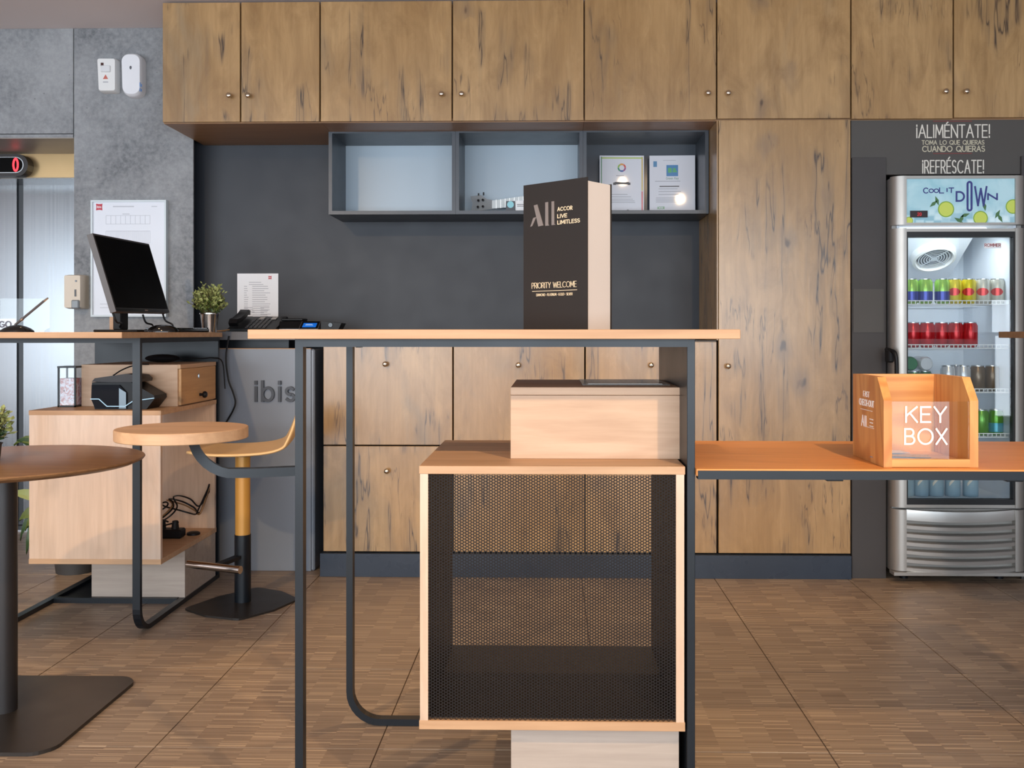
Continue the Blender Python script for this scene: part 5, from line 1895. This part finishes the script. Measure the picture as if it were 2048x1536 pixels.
for s_, ul, ur, vt, vb, th in (('C', 1847, 1856, 376, 386, .0044), ('OO', 1858, 1877, 378, 385, .0042), ('L', 1879, 1887, 376, 386, .0044), ('I', 1893, 1895, 377, 383, .0044), ('T', 1898, 1907, 376, 385, .0044),
                              ('D', 1913, 1928, 384, 402, .0078), ('@', 1935, 1943, 364, 421, .0088), ('W', 1950, 1973, 374, 411, .0078), ('N', 1976, 1994, 388, 399, .007)):
    ctext(s_, ul, ur, vt, vb, th, .2, b)
obj('lettering', b, M_NAVY, fr)
M_LIME = P('lime_flesh', (206, 220, 96), 0.4)
M_RIND = P('lime_rind', (140, 176, 60), 0.4)
for (u_, v_, r_) in ((1892, 418, 16), (1961, 436, 14.5), (2026, 413, 14.5), (1818, 441, 8)):
    clip = lambda a, c_: (max(gx0, min(gx1, a)), max(fz(445), min(fz(357), c_)))
    for nm, rr_, m_, dd in (('lime_print', r_, M_RIND, .0004), ('lime_flesh_print', r_ * .86, M_LIME, .0007)):
        rad = rr_ * FY / F
        pl = [clip(PX(u_, yc) + a, fz(v_) + c_) for a, c_ in arc(0, 0, rad, rad, 0, 360, 24)[:-1]]
        bb = B()
        vs = [bb.bm.verts.new((a, yc - dd, c_)) for a, c_ in pl]
        bb.bm.faces.new(vs)
        bmesh.ops.remove_doubles(bb.bm, verts=bb.bm.verts[:], dist=1e-6)
        ex = bmesh.ops.extrude_face_region(bb.bm, geom=bb.bm.faces[:])
        for v_e in ex['geom']:
            if isinstance(v_e, bmesh.types.BMVert):
                v_e.co.y += dd
        obj(nm, bb, m_, fr)
for (u_, v_, ang_) in ((1867, 407, 40), (1874, 401, 110), (1923, 437, 70), (1917, 440, 150), (1969, 412, 100), (1995, 428, 60), (2000, 436, 120), (1930, 430, 20)):
    a = math.radians(ang_)
    l_, wq = .022, .008
    d1 = Vector((math.cos(a), 0, math.sin(a)))
    d2 = Vector((-math.sin(a), 0, math.cos(a)))
    c_ = Vector((PX(u_, yc), yc - .0006 - u_ % 7 * .00008, fz(v_)))
    bb = B()
    pts = [c_ - d1 * l_, c_ - d2 * wq, c_ + d1 * l_, c_ + d2 * wq]
    lo = [bb.bm.verts.new(q) for q in pts]
    hi = [bb.bm.verts.new(q + Vector((0, .0006, 0))) for q in pts]
    bb.bm.faces.new(lo)
    for i in range(4):
        bb.bm.faces.new((lo[i], lo[(i + 1) % 4], hi[(i + 1) % 4], hi[i]))
    obj('mint_leaf_print', bb, P('mint_green', (74, 118, 70), 0.4), fr)
obj('thermostat', B().box(PX(1820, yc), PX(1854.5, yc), FY + .003, FY + .008, fz(434.5), fz(421)), P('thermostat_dark', (40, 24, 26), 0.3), fr)
b = B()
text(b, '20', (PX(1838, yc), FY + .0028, fz(431)), (1, 0, 0), (0, 0, 1), (0, -1, 0), .013, .0022, xs=.9, sp=.25, depth=.0005)
obj('digit', b, emis('thermo_red', (190, 30, 40), 1.2), fr)
# door
obj('door_rail', B().box(gx0, gx1, FY + .004, FY + .045, fz(463), fz(457)).box(gx0, gx1, FY + .004, FY + .045, fz(1016), fz(1010)), M_SILVER, fr)
b = B()
hx0, hx1 = PX(1817, FY), PX(2028, FY)
b.box(gx0, hx0, FY + .006, FY + .04, fz(1010), fz(463)).box(hx1, gx1, FY + .006, FY + .04, fz(1010), fz(463))
b.box(hx0, hx1, FY + .006, FY + .04, fz(474), fz(463)).box(hx0, hx1, FY + .006, FY + .04, fz(1010), fz(999))
obj('door_gasket', b, M_GASKET, fr)
obj('door_glass', B().box(hx0, hx1, FY + .018, FY + .024, fz(999), fz(474)), M_DOORGLASS, fr)
obj('door_sticker', B().box(PX(1972, FY), PX(2006, FY), FY + .0172, FY + .0179, fz(496), fz(485.5)), M_PAPER, fr)
b = B()
text(b, 'ROMMER', (PX(1989, FY), FY + .017, fz(492.5)), (1, 0, 0), (0, 0, 1), (0, -1, 0), .0125, .0022, xs=1.0, sp=.2, depth=.0005)
obj('lettering', b, P('sticker_red', (150, 60, 60), 0.5), fr)
hp_ = [Vector((PX(1778, FY), FY + .03, fz(699))), Vector((PX(1778, FY), FY - .02, fz(701))), Vector((PX(1784, FY), FY - .045, fz(710))), Vector((PX(1786, FY), FY - .045, fz(755))), Vector((PX(1786, FY), FY - .045, fz(880))), Vector((PX(1784, FY), FY - .02, fz(890))), Vector((PX(1790, FY), FY + .03, fz(892)))]
obj('door_handle', B().tube(hp_, .009, 10), M_BLKPL, fr, smooth=True)
obj('lock', B().box(PX(1772, FY), PX(1784, FY), FY - .03, FY + .02, fz(725), fz(699), bev=.006), M_BLKPL, fr)
# grille below
M_GRILLE = P('grille_silver', (186, 184, 180), 0.34, 0.75)
b = B().box(gx0, gx1, FY + .030, FY + .045, fz(1143), fz(1020))
obj('grille_back', b, P('grille_shade', (150, 146, 140), 0.45, 0.4), fr)


def bow(v0, v1, d0, name):
    rows_ = []
    n = 14
    for i in range(n + 1):
        f = i / n
        x = gx0 + (gx1 - gx0) * f
        bulge = .022 * (1 - (2 * f - 1) ** 2)
        zt_, zb_ = fz(v0) - bulge * .35, fz(v1) - bulge * .35
        y = FY + .006 - bulge
        rows_.append([Vector((x, y + d0, zt_)), Vector((x, y, zt_ - (zt_ - zb_) * .25)), Vector((x, y + .001, zb_)), Vector((x, FY + .032, zb_ + .003)), Vector((x, FY + .032, zt_))])
    return obj(name, B().ring(rows_), M_GRILLE, fr, smooth=True, angle=40)


bow(1020, 1041, .002, 'grille_head')
for i in range(6):
    v = 1050 + i * 17
    bow(v - 1, v + 8, .006, 'grille_slat')
obj('kick_strip', B().box(PX(1786, FY), PX(2050, FY), FY - .012, FY + .045, fz(1151), fz(1144), bev=.001), M_SILVER, fr)
for xx, yy2 in ((fx0_ + .08, FY + .1), (fx1_ - .08, FY + .1), (fx0_ + .08, FB - .08), (fx1_ - .08, FB - .08)):
    obj('foot', B().lathe([(.018, 0.0003), (.018, .04), (.012, .046)], (xx, yy2, 0), 12), M_BLKPL, fr, smooth=True)
# interior: lamp cover, fan, wire shelves
obj('lamp_cover', B().box(ix0 + .03, ix1 - .10, FY + .09, FY + .17, zin1 - .012, zin1 + .018, bev=.008), emis('fridge_lamp', (235, 243, 255), 1.3), fr)
lamp('fridge_light', 'AREA', ((fx0_ + fx1_) / 2, FY + .13, zin1 - .02), (0.25, 0, 0), 1.7, (0.88, 0.94, 1.0), shape='RECTANGLE', size=.36, size_y=.08)
evap = B()
zf0 = fz(560)
evap.prism([(FY + .20, zin1 + .018), (FB - .05, fz(551)), (FB - .05, zin1 + .018)], lambda a, b_, d: Vector((d, a, b_)), ix0 + .013, ix1 - .10)
obj('evaporator_cover', evap, M_LINER, fr)
slope = Vector((0, (FB - .05) - (FY + .20), fz(551) - (zin1 + .018))).normalized()
fn_n = Vector((0, slope.z, -slope.y))
fcn = Vector((PX(1866, FY + .36), FY + .36, 0))
fcn.z = (zin1 + .018) + (FY + .36 - (FY + .20)) / slope.y * slope.z
uf_ = Vector((1, 0, 0))


def disc_rows(r0, r1, h0, h1, n=36):
    return [[fcn + uf_ * r * math.cos(2 * math.pi * i / n) + slope * r * math.sin(2 * math.pi * i / n) + fn_n * h for i in range(n)] for r, h in ((r0, h0), (r1, h1))]


b = B()
for (r0, h0), (r1, h1) in zip(((.105, 0), (.098, .03), (.086, .034), (.083, .026)), ((.098, .03), (.086, .034), (.083, .026), (.078, .004))):
    b.ring(disc_rows(r0, r1, h0, h1), cap=False)
obj('fan_ring', b, M_WHITE, fr, smooth=True)
obj('fan_opening', B().ring(disc_rows(.079, .0001, .003, .003), cap=False), P('fan_dark', (86, 92, 100), 0.6), fr)
b = B()
for r in (.022, .034, .046, .058, .070):
    for (ra, rb) in (((r - .0028, .024), (r + .0028, .024)),):
        b.ring(disc_rows(ra[0], rb[0], ra[1], rb[1]), cap=False)
for i in range(4):
    a = math.radians(35 + 90 * i)
    d1 = uf_ * math.cos(a) + slope * math.sin(a)
    b.obox(fcn + d1 * .05 + fn_n * .0245, d1, d1.cross(fn_n), fn_n, .034, .0025, .001)
b.ring(disc_rows(.016, .0001, .025, .025), cap=False)
obj('fan_grille', b, P('grille_white', (205, 212, 220), 0.4), fr)
shelf_v = [606, 694, 782, 871]
shelf_z = [PZ(v_, FY + .08, 1900) for v_ in shelf_v]
for z in shelf_z:
    b = B()
    yA, yB_ = FY + .07, FB - .05
    for zz in (z - .006, z + .010):
        b.box(ix0 + .014, ix1 - .014, yA, yA + .004, zz - .002, zz + .002)
    n = 26
    for i in range(n + 1):
        x = ix0 + .018 + (ix1 - ix0 - .036) * i / n
        b.box(x - .0015, x + .0015, yA + .0005, yA + .0035, z - .006, z + .010)
        b.box(x - .0012, x + .0012, yA, yB_, z - .0065, z - .004)
    b.box(ix0 + .014, ix1 - .014, yB_ - .004, yB_, z - .006, z - .002)
    obj('wire_shelf', b, M_WIRE, fr)


# cans and bottles
def can(name, label, group, loc, body, band=None, r=.0325, h=.115, lab_col=None, bandz=(.2, .45), top=None, cat='can'):
    t = thing(name, label, cat, loc, group)
    obj('body', B().lathe([(0, .0), (r * .72, .0), (r * .8, .003), (r, .012), (r, h - .016), (r * .82, h - .004), (r * .82, h - .002)], (0, 0, 0), 20, cap=True), body, t, smooth=True, local=True, angle=50)
    obj('lid', B().lathe([(r * .84, h - .004), (r * .84, h), (r * .78, h), (r * .76, h - .003), (0, h - .003)], (0, 0, 0), 20), M_STEEL, t, smooth=True, local=True)
    if band:
        obj('band', B().lathe([(r + .0003, h * bandz[0]), (r + .0003, h * bandz[1])], (0, 0, 0), 20, cap=False), band, t, smooth=True, local=True)
    if lab_col:
        rows_ = []
        for i in range(9):
            a = -math.pi / 2 - .44 + (i / 8 - .5) * 1.7
            hf = .15 * h * math.sqrt(max(.02, 1 - (i / 4 - 1) ** 2))
            rows_.append([Vector(((r + .0005) * math.cos(a), (r + .0005) * math.sin(a), h * .48 + s_ * hf)) for s_ in (-1, 0, 1)])
        obj('label_oval', B().ring(rows_, closed=False, cap=False), lab_col, t, smooth=True, local=True)
    return t


cg = lambda n, c_, **k_: P(n, c_, 0.25, 0.35, **k_)
C_GRN = cg('can_lime', (150, 196, 84))
C_BLU = cg('can_blue', (50, 60, 150))
C_YEL = cg('can_yellow', (222, 204, 50))
C_GLD = cg('can_gold', (200, 176, 96))
C_SLV = cg('can_silver', (206, 204, 190))
C_RED = cg('can_red', (196, 24, 34))
C_ROV = cg('oval_red', (206, 50, 46))
C_DGR = cg('can_green', (30, 110, 60))
C_PLS = cg('can_plain_silver', (210, 214, 220))
C_LGR = cg('can_fresh_green', (96, 160, 50))
C_DRK = cg('can_dark', (70, 66, 60))
C_WAT = P('carton_blue_grey', (150, 176, 192), 0.35)
C_TEAL = cg('can_teal', (90, 170, 190))


def row_on(u_list, Y, z, proto):
    for i, (u_, f) in enumerate(zip(u_list, proto)):
        f(Vector((PX(u_, Y), Y, z)), i)


yfr = FY + .125
zs = [z - .0035 for z in shelf_z]


def mk(kind, label, group, loc):
    if kind == 'lime':
        return can('drink_can', label, group, loc, C_GRN, C_BLU, bandz=(.1, .5))
    if kind == 'yellow':
        return can('drink_can', label, group, loc, C_YEL, None, lab_col=C_ROV)
    if kind == 'gold':
        return can('drink_can', label, group, loc, C_GLD)
    if kind == 'silver':
        return can('drink_can', label, group, loc, C_SLV, None, lab_col=C_ROV)
    if kind == 'red':
        return can('drink_can', label, group, loc, C_RED)
    if kind == 'green':
        return can('drink_can', label, group, loc, C_DGR, h=.09)
    if kind == 'plain':
        return can('drink_can', label, group, loc, C_PLS, C_DRK, bandz=(.3, .42))
    if kind == 'fresh':
        return can('drink_can', label, group, loc, C_LGR)
    if kind == 'teal':
        return can('drink_can', label, group, loc, C_LGR, C_TEAL, bandz=(.12, .48))
    if kind == 'brown':
        return can('drink_can', label, group, loc, cg('can_brown', (120, 100, 80)))


top_row = [(1822, 'lime'), (1850, 'lime'), (1884, 'lime'), (1909, 'yellow'), (1937, 'yellow'), (1950, 'gold'), (1965.5, 'silver'), (1994, 'silver'), (1979, 'gold')]
top_lab = {'lime': ['leftmost lime green can with a blue lower band on the top fridge shelf', 'second lime green can with a blue band on the top shelf', 'lime green can with a blue lower band next to the yellow cans'],
           'yellow': ['yellow can with a red oval next to the lime green cans', 'yellow can with a red oval next to the silver cans'],
           'gold': ['plain gold can behind the gap between yellow and silver cans', 'plain gold can behind the gap between the two silver cans'],
           'silver': ['silver can with a red oval beside the yellow cans', 'silver can with a red oval, right one of the pair']}
grp = {'lime': 'lime and blue cans on the top fridge shelf', 'yellow': 'yellow cans on the top fridge shelf', 'gold': 'gold cans on the top fridge shelf', 'silver': 'silver cans with red ovals on the top fridge shelf'}
for i, (u_, kd) in enumerate(top_row):
    yq_ = yfr + (.02 if kd != 'gold' else .095)
    nth = sum(1 for q_ in top_row[:i] if q_[1] == kd)
    mk(kd, top_lab[kd][nth], grp[kd], Vector((PX(u_, yq_), yq_, zs[0])))
for i, (u_, dy) in enumerate(((1825, .03), (1854, .01), (1883, .07), (1911, .03), (1940, .02))):
    mk('red', ('leftmost', 'second', 'middle', 'fourth', 'rightmost')[i] + ' red can counted from the left on the second fridge shelf', 'red cans on the second fridge shelf', Vector((PX(u_, yfr + dy), yfr + dy, zs[1])))
for i, (u_, kd, dy) in enumerate(((1828, 'green', 0), (1849, 'green', .06), (1896, 'plain', .03), (1913, 'plain', .11), (1926, 'plain', .02), (1955, 'brown', .05), (1984, 'brown', .06))):
    mk(kd, ('short green can standing below the lying dark green can', 'short green can standing below the lying pale can', 'left silver can with a dark ring behind the key box', 'rear silver can with a dark ring between two others', 'right silver can with a dark ring behind the key box', 'left dull brown can on the third fridge shelf', 'right dull brown can on the third fridge shelf')[i],
       {'green': 'green cans on the third fridge shelf', 'plain': 'plain silver cans on the third fridge shelf', 'brown': 'brown cans on the third fridge shelf'}[kd], Vector((PX(u_, yfr + dy), yfr + dy, zs[2])))
# cans lying on the short green ones, ends to the front
for i, (u_, c_, lab) in enumerate(((1818, C_DGR, 'dark green can lying on its side on the third shelf'), (1848, C_PLS, 'pale can lying on its side showing its round end'))):
    t = thing('drink_can', lab, 'can', (PX(u_, yfr), yfr - .03, zs[2] + .0915 + .033))
    b = B().lathe([(0, .0), (.026, .0), (.028, -.003), (.0325, -.012), (.0325, -.11), (0, -.112)], (0, 0, 0), 20, axis='Y')
    obj('body', b, c_, t, smooth=True, local=True, angle=50)
    obj('lid', B().lathe([(.0265, .0006), (.0265, .0016), (.024, .0016), (.0235, .0004), (0, .0004)], (0, 0, 0), 20, axis='Y'), C_DGR if i == 0 else C_PLS, t, smooth=True, local=True)
for (u_, kd, dy) in ((1962, 'fresh', .02), (1991, 'teal', .03), (1930, 'fresh', .04)):
    mk(kd, {1962: 'fresh green can right of the key box on the lowest wire shelf', 1991: 'green can with a teal lower band on the lowest wire shelf', 1930: 'fresh green can mostly hidden behind the key box'}[u_], {'fresh': 'fresh green cans on the lowest wire shelf', 'teal': None}[kd], Vector((PX(u_, yfr + dy), yfr + dy, zs[3])))
# water cartons at the bottom
for i, u_ in enumerate((1813, 1842, 1872, 1905, 1941)):
    Yw_ = FY + .16
    t = thing('water_bottle', ('leftmost', 'second', 'middle', 'fourth', 'rightmost')[i] + ' blue grey bottle counted from the left at the fridge bottom', 'bottle', (PX(u_, Yw_), Yw_, zin0 + .0003), 'blue grey bottles at the fridge bottom')
    obj('body', B().lathe([(0, 0), (.031, 0), (.0335, .006), (.0335, .13), (.027, .155), (.014, .18), (.014, .19), (0, .19)], (0, 0, 0), 20), C_WAT, t, smooth=True, local=True)
    obj('cap', B().lathe([(0, .188), (.0155, .188), (.0155, .204), (0, .204)], (0, 0, 0), 16), M_WHITE, t, smooth=True, local=True)
    rows_ = []
    for k_ in range(6):
        a = -math.pi / 2 - .44 - .35 + .7 * k_ / 5
        zz = .055 + .03 * k_ / 5
        rows_.append([Vector((.0338 * math.cos(a), .0338 * math.sin(a), zz + s_ * .008)) for s_ in (-1, 1)])
    obj('mark', B().ring(rows_, closed=False, cap=False), M_TEXT, t, local=True)
